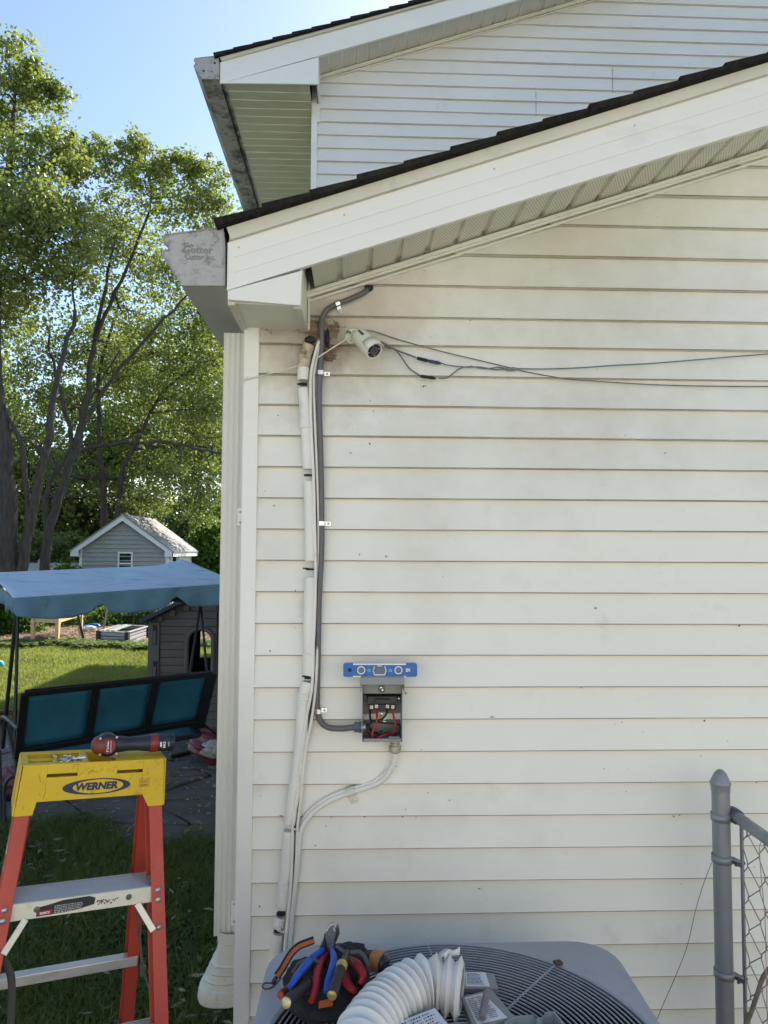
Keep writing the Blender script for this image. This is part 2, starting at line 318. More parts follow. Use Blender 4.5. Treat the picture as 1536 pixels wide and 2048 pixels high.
# shingle roofs
def shingles(x0,roof,sl,y0,y1,xr,expo=.146,th=.0135,name='roof'):
    mb=MB(); d=nrm((1,0,sl)); n=nrm((-sl,0,1)); A=V(x0,0,roof(x0)); L=(xr-x0)/d[0]; s=0; k=0
    while s<L:
        jy=random.uniform(-.006,.004); e=min(s+expo*1.0+.02,L)
        p=[A+d*s+n*.001,A+d*s+n*(th*1.75),A+d*(s+expo*.5)+n*(th*1.45),A+d*e+n*(th*.95),A+d*e+n*.001]
        q=[V(*x)+V(0,y0+jy,0) for x in p]; mb.prism(q,(0,y1-y0-jy,0)); s+=expo; k+=1
    mb.add([(2*xr-x0,y0,roof(x0)+.002),(xr,y0,roof(xr)+.002),(xr,y1,roof(xr)+.002),(2*xr-x0,y1,roof(x0)+.002),(2*xr-x0,y0,roof(x0)+.03),(xr,y0,roof(xr)+.03),(xr,y1,roof(xr)+.03),(2*xr-x0,y1,roof(x0)+.03)],[(0,1,2,3),(4,5,6,7),(0,1,5,4),(1,2,6,5),(2,3,7,6),(3,0,4,7)])
    return mb.build(name,M_shin,house,bevel=.0015)
shingles(P(436,459,YF)[0],roofL,mL,YF-.035,Y2+.01,XR)
shingles(P(430,117,YF2)[0],roofU,mU,YF2-.035,15.8,XR,name='roof',th=.014)
# upper eave: vented panels run across, seams every .1 m of depth
zu=P(636.5,168,YF2)[2]+.006; xuo=P(444,166,YF2)[0]
grooved((xuo,YF2+.02,zu),(xuo,15.7,zu),(-xuo+.0,0,0),(0,0,1),.1,.02,.006,M_p3,mat('soffit_eave',(.72,.72,.53),rough=.5,var=.06,stains=[((.36,.36,.22),.4,3.,.5)]),'eave_soffit','yellowed vented eave soffit of the tall gable')
mb=MB(); mb.box((xuo,YF2+.02,zu-.012),(xuo+.02,15.7,zu+.0)); mb.box((xuo-.002,YF2+.018,zu-.012),(xuo+.01,15.7,roofU(xuo)-.005)); mb.build('eave_fascia',M_dirty2,house,bevel=.002)
pq=P(637,168,YF2)
mb=MB(); mb.box((pq[0]-.014,YF2+.012,zu-.006),(pq[0],Y2,fasU(pq[0])+.03)); mb.box((P(624,200,Y2-.02)[0],Y2-.024,zu-.14),(pq[0],Y2-.002,zu)); mb.build('eave_return_side',M_trim,house,bevel=.002)
# gutters
GP=[(446.5,457),(334,470.5),(329,474),(327,481),(331,490),(337.5,495),(340,499),(336,502),(327.5,503),(326,508),(327,516),(335,523),(341,531),(345,541),(350,551),(356,558),(361,563),(362.5,572),(450,572.5),(450,500)]
GW=[P(x,y,YF) for x,y in GP]; TR=P(448,457,YF)
def gutter(off,y1,mbody,mcap,letters):
    g=MB(); prof=[q+off for q in GW]
    g.prism([q+V(0,.004,0) for q in prof],(0,y1-(YF+off[1]),0)); go=g.build('gutter',mbody,house,smooth=30)
    c=MB(); c.prism([q+V(0,-.004,0) for q in prof],(0,.007,0)); co=c.build('end_cap',mcap,go,bevel=.001); co.matrix_parent_inverse=go.matrix_world.inverted() if False else Matrix.Identity(4)
    r_=MB(); pp=[q+V(0,-.006,0) for q in prof]; r_.tube(pp+[pp[0]],.0022,6,cap=False); ro=r_.build('cap_rim',mcap,go,smooth=60)
    return go
gL=gutter(V(0,0,0),Y2-.05,mat('gutter_paint',(.56,.55,.48),rough=.4,var=.08,scale=3,stains=[((.30,.28,.22),.5,6.,.55),((.12,.11,.09),.6,30.,.64)]),M_dirty,True)
offU=P(438,112.5,YF2)-TR; gU=gutter(offU,15.8,M_dirty2,M_dirty,False)
for (x,y) in ((427,486),(369,524)):
    s=MB(); s.lathe([(.0052,0),(.0052,.0015),(.0035,.0015),(.0035,.004),(.001,.005)],P(x,y,YF-.004),(0,-1,0),14); s.build('rivet',M_screw,gL,smooth=40)
for (x,y) in ((407.5,142),(429.5,126)):
    s=MB(); s.lathe([(.008,0),(.007,.003),(.001,.004)],P(x,y,YF2-.004),(0,-1,0),10); s.build('rivet',M_black,gU)
M_emb=mat('embossed_letters',(.27,.26,.25),rough=.5,var=.1)
text('lettering','Gutter',.030,P(395,500,YF-.0045),(1,0,.0),(0,0,1),M_emb,gL,depth=.0010,bold=.0006,sx=1.05)
text('lettering','Cutter Inc.',.024,P(400,514.5,YF-.0045),(1,0,.0),(0,0,1),M_emb,gL,depth=.0010,bold=.0005,sx=.85)
text('lettering','The',.018,P(377,490,YF-.0045),(1,0,.0),(0,0,1),M_emb,gL,depth=.0010,bold=.0004)
# downspout with fluted front, strap and drain adapter
dn=MB(); xa,xb=P(444,1000,.045)[0],P(486,1000,.045)[0]; zt=P(460,668,.045)[2]; zbt=P(460,1868,.045)[2]
prof=[]; nfl=4
for i in range(nfl*4+1):
    t=i/(nfl*4); prof.append((xa+(xb-xa)*t, .030+ (.0055 if i%4 in (2,) else (.0035 if i%4 in (1,3) else 0))))
poly=[V(x,y,0) for x,y in prof]+[V(xb,.125,0),V(xa,.125,0)]
dn.prism([p+V(0,0,zbt) for p in poly],(0,0,zt-zbt)); do=dn.build('downspout',M_trim2 if 0 else mat('downspout_paint',(.72,.70,.62),rough=.42,var=.03,scale=2,stains=[((.42,.39,.32),.25,6.,.6)],stretch=(1,1,.3)),house,smooth=35)
for (y0_,y1_,xc) in ((1016,1052,480),(1800,1850,468)):
    s=MB(); a=P(xc-5,y0_,.022); b=P(xc+5,y1_,.022); s.box((a[0],.016,b[2]),(b[0],.030,a[2])); so_=s.build('strap',M_trim,do,bevel=.003)
    for yy in (y0_+8,y1_-7):
        k=MB(); k.lathe([(.004,0),(.0035,.002),(.001,.0028)],P(xc,yy,.016),(0,-1,0),10); k.build('screw',M_screw,so_)
ad=MB()
cx=(P(441,1880,.04)[0]+P(492,1880,.04)[0])/2
def ring(z,rx,ry,yc,xc): return [V(xc+rx*math.copysign(abs(math.cos(t))**.75,math.cos(t)),yc+ry*math.copysign(abs(math.sin(t))**.75,math.sin(t)),z) for t in np.linspace(0,2*math.pi,33)[:-1]]
Z=lambda y:P(450,y,.03)[2]
rows=[(1864,.050,.055,0),(1866,.053,.058,0),(1884,.053,.058,0),(1886,.048,.054,0),(1910,.050,.056,.006),(1928,.054,.060,.012),(1931,.059,.064,.012),(1934,.056,.061,.014),(1946,.058,.063,.018),(1948,.064,.068,.018),(1952,.061,.065,.02),(1962,.064,.068,.022),(1965,.071,.073,.022),(1969,.068,.07,.024),(1980,.072,.074,.026),(1983,.080,.081,.026),(1990,.083,.084,.028),(2006,.084,.085,.03),(2011,.082,.083,.03),(2012,.074,.076,.03)]
g=[]
for (yy,rx,ry,sh) in rows: g.append([p for p in ring(Z(yy),rx,ry,.07+sh,cx-sh*1.15)]); g[-1].append(g[-1][0])
ad.grid(g); ad.build('drain_adapter',mat('old_white_plastic',(.66,.63,.53),rough=.5,var=.08,scale=10,stains=[((.25,.21,.15),.6,22.,.56)]),do,smooth=35,solid=.002)
# vertical siding joints on the upper gable
for (x,y0_,y1_) in ((1072,184,231),(1225,137,184)):
    s=MB(); a=P(x,y0_,Y2-.016); b=P(x,y1_,Y2-.016); s.box((a[0]-.0015,Y2-.0165,b[2]),(a[0]+.0015,Y2-.010,a[2])); s.build('siding_joint',mat('joint_grey',(.33,.33,.31)),house)  # plain grey strip marking where two panels join

# ---------------------------------------------------------------- unseen house and slab added behind the camera to bounce sunlight
nb=thing('bounce_house','pale sided neighbouring house across the side yard, behind the photographer','house',(2,-9,0))  # unseen pale house added behind the camera to bounce sunlight onto the wall
mb=MB(); mb.box((-8,-14,0),(11,-7.6,5.4)); mb.prism([(-8,-14,5.4),(11,-14,5.4),(11,-10.8,7.6),(-8,-10.8,7.6)],(0,.01,0)); mb.build('wall',mat('bounce_siding',(.56,.55,.52),var=.03),nb)  # wall of the added bounce house
mb=MB(); mb.prism([(-8.4,-7.1,5.3),(-8.4,-10.8,7.7),(-8.4,-14.4,5.3)],(19.8,0,0)); mb.build('roof',M_shin,nb)  # roof of the added bounce house
for x in (-5,0,5):
    mb=MB(); mb.box((x,-7.6,1.2),(x+1.2,-7.56,2.6)); mb.build('window',mat('bounce_window_glass',(.05,.06,.07),rough=.1,var=.1),nb)  # windows of the added bounce house
mb=MB(); mb.add([(-9,-7.6,.008),(12,-7.6,.008),(12,-3.6,.008),(-9,-3.6,.008)],[(0,1,2,3)]); struct(mb.build('bounce_slab',mat('bounce_concrete',(.42,.41,.38),rough=.9,var=.1,scale=2)))  # added out of view, throws sunlight back at the shaded wall

# creases, nail heads and one lap seam on the rake boards
for (k,fr_) in enumerate((.36,.68)):
    mb=MB(); a=V(x0L+.02,YF-.001,crownL(x0L+.02)*(1-fr_)+fasL(x0L+.02)*fr_); b=V(3.2,YF-.001,crownL(3.2)*(1-fr_)+fasL(3.2)*fr_); mb.bar(a,b,.0014,.0010); mb.build('crease',M_trim,house)
for x in (.02,.33,.78,1.21,1.66,2.1):
    z=crownL(x)*.82+fasL(x)*.18; mb=MB(); mb.lathe([(.0028,0),(.002,.0012)],(x,YF-.0005,z),(0,-1,0),8); mb.build('nail_head',mat('nail',(.45,.43,.38),rough=.5,metal=.3),house)
rs=random.Random(21); mb=MB()
for (px,py) in ((741,800),(748,822),(848,771),(842,772),(738,886),(771,1111),(983,1433),(665,1633),(727,1632),(803,1633),(831,1634),(1359,1629),(1345,1631),(1512,1562),(518,1812),(632,1690),(507,1634),(560,1631),(620,1632),(1408,1440),(1160,1375),(810,1385),(700,905),(720,1108),(1100,540),(940,640),(1250,870),(1190,1215),(900,1600),(960,1777),(1480,1250),(1330,905),(556,830),(548,1010),(590,1180),(540,1300)):
    a=P(px,py,-.018); w_=rs.uniform(.0008,.0022); mb.tube([a,a+V(rs.gauss(0,.003),-.001,rs.uniform(-.007,-.001))],w_,4)
    if py%2: mb.tube([a+V(.004,0,.001),a+V(.007,0,-.004)],w_*.5,3)
tag(mb.build('siding_specks',mat('speck',(.07,.06,.045),rough=.9),None),'tiny dark specks and cobweb bits stuck to the cream siding','debris',kind='stuff')
# ---------------------------------------------------------------- ground
M_soil=mat('lawn_soil',(.035,.045,.018),rough=1,var=.5,scale=3.,bump=.5,bscale=20,spec=.1,stains=[((.05,.035,.02),.6,8.,.55)])
mb=MB(); mb.add([(-400,-300,0),(400,-300,0),(400,600,0),(-400,600,0)],[(0,1,2,3)]); struct(mb.build('ground',M_soil))
def gm(name,a,b,tr=.35,rough=.6,nscale=1.3):
    """thin plant tissue: colour varies per clump, lets light through"""
    m=bpy.data.materials.new(name); m.use_nodes=True; n=m.node_tree.nodes; l=m.node_tree.links; n.clear()
    out=n.new('ShaderNodeOutputMaterial'); p=n.new('ShaderNodeBsdfPrincipled'); t=n.new('ShaderNodeBsdfTranslucent'); mx=n.new('ShaderNodeMixShader')
    tc=n.new('ShaderNodeTexCoord'); ns=n.new('ShaderNodeTexNoise'); ns.inputs['Scale'].default_value=nscale; ns.inputs['Detail'].default_value=5; l.new(tc.outputs['Object'],ns.inputs[0])
    ge=n.new('ShaderNodeNewGeometry'); ad=n.new('ShaderNodeMath'); ad.operation='MULTIPLY_ADD'; ad.inputs[1].default_value=.5; l.new(ge.outputs['Random Per Island'],ad.inputs[0])
    mr=n.new('ShaderNodeMapRange'); mr.inputs[1].default_value=.3; mr.inputs[2].default_value=.7; mr.inputs[4].default_value=.5; l.new(ns.outputs[0],mr.inputs[0]); l.new(mr.outputs[0],ad.inputs[2])
    c=n.new('ShaderNodeMix'); c.data_type='RGBA'; c.inputs[6].default_value=(*a,1); c.inputs[7].default_value=(*b,1); l.new(ad.outputs[0],c.inputs[0])
    l.new(c.outputs[2],p.inputs['Base Color']); p.inputs['Roughness'].default_value=rough; p.inputs['Specular IOR Level'].default_value=.3
    c2=n.new('ShaderNodeMix'); c2.data_type='RGBA'; c2.blend_type='MULTIPLY'; c2.inputs[0].default_value=1; l.new(c.outputs[2],c2.inputs[6]); c2.inputs[7].default_value=(1.35,1.4,.65,1); l.new(c2.outputs[2],t.inputs[0])
    mx.inputs[0].default_value=tr; l.new(p.outputs[0],mx.inputs[1]); l.new(t.outputs[0],mx.inputs[2]); l.new(mx.outputs[0],out.inputs[0]); return m
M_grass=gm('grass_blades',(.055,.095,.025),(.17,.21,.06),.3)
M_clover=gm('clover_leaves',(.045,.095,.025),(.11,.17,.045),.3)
def blades(name,pts,h,wd,m,lean=.5):
    N=len(pts); a=rng.uniform(0,2*np.pi,N); hh=h*rng.uniform(.45,1.25,N); ww=wd*rng.uniform(.6,1.3,N); le=lean*rng.uniform(.2,1.2,N)*hh; b=rng.uniform(0,2*np.pi,N)
    dx=np.stack([np.cos(a),np.sin(a),0*a],1)*ww[:,None]/2; ld=np.stack([np.cos(b),np.sin(b),0*b],1)
    v=np.empty((N,6,3)); base=np.c_[pts,np.zeros(N)-.005]
    v[:,0]=base-dx; v[:,1]=base+dx
    mid=base+ld*le[:,None]*.35+np.c_[0*a,0*a,hh*.6]; v[:,2]=mid+dx*.8; v[:,3]=mid-dx*.8
    tip=base+ld*le[:,None]+np.c_[0*a,0*a,hh*np.sqrt(np.clip(1-(le/hh)**2*.5,.3,1))]; v[:,4]=tip+dx*.15; v[:,5]=tip-dx*.15
    i=np.arange(N)[:,None]*6; q=np.concatenate([i+[[0,1,2,3]],i+[[3,2,4,5]]],1).reshape(-1,4)
    return fastmesh(name,v.reshape(-1,3),q,m)
def patchy(N,x0,x1,y0,y1,keep=None):
    p=np.c_[rng.uniform(x0,x1,N),rng.uniform(y0,y1,N)]
    if keep is not None: p=p[keep(p)]
    return p
nz=lambda p,s,o: (np.sin(p[:,0]*s+o)+np.sin(p[:,1]*s*1.3+o*2)+np.sin((p[:,0]+p[:,1])*s*.7+o*3))/3
def edge(p): return 2.75+.25*np.sin(p[:,0]*2.3)+.12*np.sin(p[:,0]*7)
near=patchy(150000,-2.6,0.15,-.9,3.3,lambda p:(p[:,1]<edge(p)+rng.normal(0,.12,len(p)))&(nz(p,5,1)+rng.normal(0,.5,len(p))>-.45))
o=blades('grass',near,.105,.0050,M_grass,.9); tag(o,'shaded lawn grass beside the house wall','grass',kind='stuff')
def sunny(p): return (p[:,1]>6.15+.2*np.sin(p[:,0]*2))&(p[:,1]<12.2+.3*np.sin(p[:,0]*1.7)+rng.normal(0,.12,len(p)))
far=patchy(190000,-7.5,0.,6.0,12.6,lambda p:sunny(p)&(nz(p,2.2,3)+.6*nz(p,6.,1)+rng.normal(0,.5,len(p))>-.75))
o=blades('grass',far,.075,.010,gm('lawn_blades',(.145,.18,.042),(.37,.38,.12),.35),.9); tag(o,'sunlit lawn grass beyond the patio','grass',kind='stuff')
# clover: three leaflets on a stalk
def clover(name,pts,r,h,lab,m):
    N=len(pts); c=np.c_[pts,h*rng.uniform(.4,1.1,N)]; ph=rng.uniform(0,2*np.pi,N); vs=[];
    t=rng.uniform(-.35,.35,(N,2))
    for k in range(3):
        a=ph+k*2.094; d=np.stack([np.cos(a),np.sin(a),t[:,0]*np.cos(a)+t[:,1]*np.sin(a)],1); s=np.stack([-np.sin(a),np.cos(a),-t[:,0]*np.sin(a)+t[:,1]*np.cos(a)],1); rr=(r*rng.uniform(.7,1.25,N))[:,None]
        vs.append(np.stack([c,c+d*rr*.7+s*rr*.55+[0,0,.003],c+d*rr*1.15,c+d*rr*.7-s*rr*.55+[0,0,.003]],1))
    v=np.stack(vs,1).reshape(-1,3); q=np.arange(len(v)).reshape(-1,4); o=fastmesh(name,v,q,m); return tag(o,lab,'clover',kind='stuff')
cp=patchy(13000,-2.6,.05,-.8,3.1,lambda p:(p[:,1]<edge(p)+.1)&(nz(p,3.1,4)+rng.normal(0,.25,len(p))>-.1))
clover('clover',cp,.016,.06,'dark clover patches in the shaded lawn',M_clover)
cp=patchy(26000,-7.5,-.5,11.3,13.2,lambda p:np.abs(p[:,1]-12.30-.3*np.sin(p[:,0]*1.9)-.15*np.sin(p[:,0]*5.3))<.28+.25*nz(p,3.,5)+rng.normal(0,.12,len(p))); clover('ground_cover',cp,.045,.12,'low leafy weeds edging the mulch bed',gm('weed_leaves',(.08,.13,.035),(.22,.27,.08),.35))
# flagstone patio: irregular slabs
def flag(x0,x1,y0,y1,sx,sy):
    nx=int((x1-x0)/sx); ny=int((y1-y0)/sy); gx=np.array([[x0+(i+.5*(j%2))*sx+random.uniform(-.28,.28)*sx for i in range(nx+1)] for j in range(ny+1)]); gy=np.array([[y0+j*sy+random.uniform(-.22,.22)*sy for i in range(nx+1)] for j in range(ny+1)]); mb=MB()
    for j in range(ny):
        for i in range(nx):
            q=[V(gx[j][i],gy[j][i],0),V(gx[j][i+1],gy[j][i+1],0),V(gx[j+1][i+1],gy[j+1][i+1],0),V(gx[j+1][i],gy[j+1][i],0)]; c=sum(q)/4
            q=[p+(c-p)*(.018+.02*random.random()) for p in q]; q2=[]
            for a in range(4):
                p,n_=q[a],q[(a+1)%4]; q2+=[p+(c-p)*.05,p+(n_-p)*.33+V(random.gauss(0,.012),random.gauss(0,.012),0),p+(n_-p)*.66+V(random.gauss(0,.012),random.gauss(0,.012),0)]
            h=random.uniform(.010,.024); mb.prism([p+V(0,0,-.01) for p in q2],(random.uniform(-.002,.002),0,h+.01))
    return mb
M_flag=mat('flagstone',(.12,.112,.098),rough=.8,var=.35,scale=2.2,bump=.35,bscale=14,stains=[((.07,.075,.05),.7,5.,.5),((.22,.20,.19),.5,11.,.58)])
struct(flag(-6.2,0.05,2.55,6.3,.62,.5).build('patio',M_flag,bevel=.006))
# dead leaves and clippings
def litter(name,pts,s,m,lab,z=.03):
    N=len(pts); a=rng.uniform(0,6.28,N); L=s*rng.uniform(.5,1.4,N); W=L*rng.uniform(.15,.4,N); d=np.c_[np.cos(a),np.sin(a)]; n_=np.c_[-d[:,1],d[:,0]]; zz=z*rng.uniform(.6,1.4,N); v=np.empty((N,4,3))
    for k,(u,t) in enumerate(((-.5,0),(0,.5),(.5,0),(0,-.5))): v[:,k,:2]=pts+d*L[:,None]*u+n_*W[:,None]*t; v[:,k,2]=zz+rng.uniform(0,.012,N)
    o=fastmesh(name,v.reshape(-1,3),np.arange(N*4).reshape(-1,4),m); return tag(o,lab,'leaf litter',kind='stuff')
M_dead=gm('dead_leaves',(.22,.17,.11),(.42,.36,.26),.15)
litter('leaf_litter',patchy(2200,-4.5,0,2.5,6.2),.06,M_dead,'dry leaves and seed wings scattered over the flagstone patio',.027)
litter('leaf_litter',patchy(900,-2.5,0,-.6,2.7,lambda p:nz(p,4,2)>-.2),.06,M_dead,'dry leaves lying in the shaded grass',.055)
# mulch bed
M_mulch=mat('mulch',(.17,.115,.07),rough=1,var=.5,scale=14,bump=.8,bscale=30)
mb=MB(); mb.add([(-14,12.25,.006),(0,12.35,.006),(0,16.8,.006),(-14,16.6,.006)],[(0,1,2,3)]); struct(mb.build('mulch_bed',M_mulch))
litter('wood_chips',patchy(15000,-9,-.5,12.3,16.6),.09,gm('wood_chip',(.20,.13,.075),(.46,.34,.22),.05),'reddish brown wood chips covering the garden bed',.03)
# ---------------------------------------------------------------- trees
M_bark=mat('bark',(.085,.075,.062),rough=.95,var=.35,scale=5,bump=.9,bscale=12,stretch=(3,3,.6),spec=.1)
M_leafA=gm('maple_leaves',(.13,.175,.055),(.36,.395,.15),.40,.5,.5)
M_leafB=gm('maple_leaves_dark',(.08,.125,.042),(.265,.31,.11),.38,.5,.5)
M_leafC=gm('shrub_leaves',(.06,.13,.02),(.15,.24,.04),.4,.5,.8)
def leafmesh(name,c,size,m,parent=None,droop=.3):
    N=len(c); n_=rng.normal(size=(N,3)); n_[:,2]+=.6; n_/=np.linalg.norm(n_,axis=1)[:,None]; t=rng.normal(size=(N,3)); t[:,2]-=droop; t-=n_*(t*n_).sum(1)[:,None]; t/=np.linalg.norm(t,axis=1)[:,None]; b=np.cross(n_,t); s=(size*rng.uniform(.45,1.45,N))[:,None]
    v=np.stack([c-t*s*.5,c+b*s*.42+n_*s*.08,c+t*s*.6,c-b*s*.42+n_*s*.08],1).reshape(-1,3)
    o=fastmesh(name,v,np.arange(N*4).reshape(-1,4),m)
    if parent is not None: o.parent=parent; o.matrix_parent_inverse=PINV.get(parent.name,Matrix.Identity(4))
    return o
def tree(name,label,stems,blobs,leaf=.11,m=None,dens=1.,cat='tree',twigs=26,per=34,base=None,group=None,tr=.02):
    """stems: list of (path of points, r0, r1); blobs: list of (centre, radius)"""
    b0=stems[0][0][0]; t=thing(name,label,cat,(float(b0[0]),float(b0[1]),0),group=group); tk=MB(); nodes=[]
    for path,r0,r1 in stems:
        p=smoothpath(path,5); n=len(p); p=[q+rng.normal(0,.03,3)*(0<i<n-1) for i,q in enumerate(p)]; tk.tube(p,[r0+(r1-r0)*i/(n-1) for i in range(n)],10); nodes+=[(q,r0+(r1-r0)*i/(n-1)) for i,q in enumerate(p)]
    br=MB(); C=[]; NP=np.array([q for q,_ in nodes])
    for c,rad in blobs:
        c=np.array(c,float); low=NP-c; dd=np.linalg.norm(low,axis=1)+np.maximum(0,low[:,2])*.8; k=int(np.argmin(dd)); a,ra=nodes[k]
        mid=(a+c)/2+rng.normal(0,.12,3)*rad+V(0,0,.1*rad); r_=min(ra*.6,.035*rad+.02); br.tube(smoothpath([a,mid,c],4),[r_]*4+[r_*.8]*4+[r_*.45],6)
        nt_=int(twigs*rad*rad*dens*1.05)+12
        for _ in range(nt_):
            d=nrm(rng.normal(size=3)); e=c+d*rad*V(1,1,.85)*rng.uniform(.30,1.22)**.7; s_=c+(mid-c)*rng.uniform(0,.35)
            if rng.random()<.4: br.tube([s_,(s_+e)/2+rng.normal(0,.1,3)*rad*.5,e+ (e-s_)*.05],[r_*.35,r_*.22,.006],4,cap=False)
            n_=int(per*rng.uniform(.6,1.4)); sg=rng.uniform(.09,.30)*max(.6,min(rad,1.8)); C.append(e+rng.normal(0,1,(n_,3))*V(sg,sg,sg*.7))
    tk.build('trunk',M_bark,t,smooth=50); br.build('branches',M_bark,t,smooth=60)
    leafmesh('crown',np.concatenate(C),leaf,m or M_leafA,t); return t
def stem(l,dep,r0,r1): return ([P(x,y,dep+(a[0] if a else 0)) for x,y,*a in l],r0*.52,r1*.55)
def bl(l,dep):  # (px,py,radius px, depth offset)
    return [(P(x,y,dep+o_),r_*(dep+o_+2.33)/FPX) for x,y,r_,o_ in l]
D=19.
tree('maple_tree','tallest maple at the far left, thick forked trunk beside the canopy',
 [stem([(15,1215),(18,1100),(8,900),(-12,700),(0,480),(20,300),(30,190)],D,.62,.07),stem([(28,1210),(60,1060),(90,900),(115,760),(150,620)],D,.34,.10),stem([(60,1060),(45,900),(10,820),(-5,700)],D,.18,.07),stem([(20,1000),(-30,800),(-60,600)],D,.25,.1)],
 bl([(20,130,60,0),(75,190,55,0),(10,230,70,1),(70,150,30,0),(110,185,22,0),(-40,200,60,0),(20,330,80,0),(50,420,90,-1),(110,330,60,0),(145,330,45,1),(100,460,90,-1),(10,500,90,-1),(60,560,90,1),(150,440,60,0),(160,540,60,0),(20,640,70,2),(-40,400,90,0),(-60,600,90,0),(110,280,40,0)],D),leaf=.105,twigs=30,per=40)
D=22.
tree('maple_tree','middle maple with forked trunk rising behind the grey shed',
 [stem([(85,1215),(100,1050),(150,900),(175,780),(195,640),(230,480)],D,.36,.07),stem([(160,860),(220,760),(330,640),(400,560)],D,.16,.05),stem([(190,680),(240,560),(300,420),(290,330)],D,.14,.04),stem([(150,900),(120,780),(90,640)],D,.16,.06)],
 bl([(280,300,40,0),(235,330,45,0),(300,370,60,0),(230,420,60,0),(330,340,35,0),(285,285,22,0),(200,500,60,0),(270,500,70,1),(350,430,60,0),(330,540,75,1),(260,620,70,2),(400,400,50,0),(425,350,40,0),(430,460,45,0),(410,560,60,1),(440,420,35,0),(395,340,28,0),(180,300,35,0),(360,330,28,0)],D),leaf=.10,twigs=30,per=38,m=M_leafA)
D=26.
tree('maple_tree','slim dark tree right behind the peak of the grey shed roof',
 [stem([(205,1200),(207,1000),(198,860),(200,740),(240,600)],D,.30,.08),stem([(232,1200),(240,980),(265,900),(330,780),(420,720)],D,.26,.06)],
 bl([(300,700,80,0),(380,660,70,0),(240,760,80,1),(430,720,60,0),(350,800,80,0),(420,820,60,0),(280,860,70,2),(200,680,70,1),(150,720,60,2),(420,620,50,0),(440,900,60,1),(350,900,60,1)],D),leaf=.115,twigs=24,per=34,m=M_leafB)
D=24.
tree('maple_tree','leaning tree whose long bare limb arches right towards the downspout',
 [stem([(90,1210),(92,1060),(100,960),(150,905),(230,888),(310,885),(380,893),(440,903),(520,905)],D,.22,.05),stem([(100,960),(130,920),(180,800),(240,700)],D,.14,.05),stem([(380,893),(400,880),(440,872),(500,850)],D,.06,.02)],
 bl([(60,780,70,2),(140,820,60,2),(20,860,70,3),(90,900,60,3),(170,960,55,3),(350,960,55,1),(430,960,55,1),(300,1000,45,2),(400,1020,50,2),(440,780,50,2),(60,690,60,2),(250,960,45,3)],D),leaf=.105,twigs=24,per=32,m=M_leafB)
# farther rows of trees closing the view
random.seed(11)
for k,(x,top,lab) in enumerate(((40,760,'far tree at the extreme left beyond the white fence'),(165,720,'far tree beyond the shed, left of its peak'),(290,640,'far tree straight above the shed roof'),(410,600,'far tree close to the downspout beyond the bush'),(-60,650,'far tree mostly beyond the left edge'),(500,620,'far tree mostly hidden behind the house corner'))):
    D=36+3*(k%3); b=[]
    for _ in range(24): b.append((x+random.uniform(-80,80),random.uniform(top+60,1150),random.uniform(40,62),random.uniform(-2,2)))
    tree('far_tree',lab,[stem([(x,1190),(x+6,1000),(x-4,top+100)],D,.3,.08)],bl(b,D),leaf=.21,twigs=9,per=28,m=M_leafB if k%2 else M_leafA,group='far trees closing the yard')
def bush(name,lab,l,dep,leaf,m,tw=40,per=40): 
    b=bl(l,dep); base=b[0][0].copy(); base[2]=0
    return tree(name,lab,[([base,base+V(0,0,.3),b[0][0]],.05,.02)],b,leaf=leaf,m=m,cat='shrub',twigs=tw,per=per)
bush('shrub','bright green bush at the right end of the grey shed',[(405,1090,32,0),(425,1060,25,0),(400,1125,34,0),(440,1100,34,0),(450,1150,34,0),(380,1140,26,0)],29,.11,M_leafC,90,60)
bush('shrub','dense dark bush behind the wire fence at the far left under the canopy',[(15,1225,30,0),(35,1200,24,0),(-15,1210,30,0),(5,1258,24,0),(50,1235,24,.4),(60,1262,18,.4),(-20,1250,26,0)],14.6,.07,M_leafC,160,60)
bush('shrub','leafy hedge growing through the black wire fence behind the planters',[(120,1245,22,0),(165,1240,22,0),(210,1238,22,0),(255,1235,24,.3),(295,1232,24,.3),(90,1250,20,0),(340,1230,24,0)],16.6,.07,M_leafC,130,55)
bush('shrub','small dark shrub below the far trees left of the shed',[(70,1085,28,0),(110,1100,24,0),(140,1085,24,0),(160,1110,20,0)],30,.12,M_leafB,50,40)
bush('shrub','pale green weeds rising over the white fence next to the shed',[(128,1141,9,0),(150,1143,8,0)],22,.07,M_leafC,300,40)
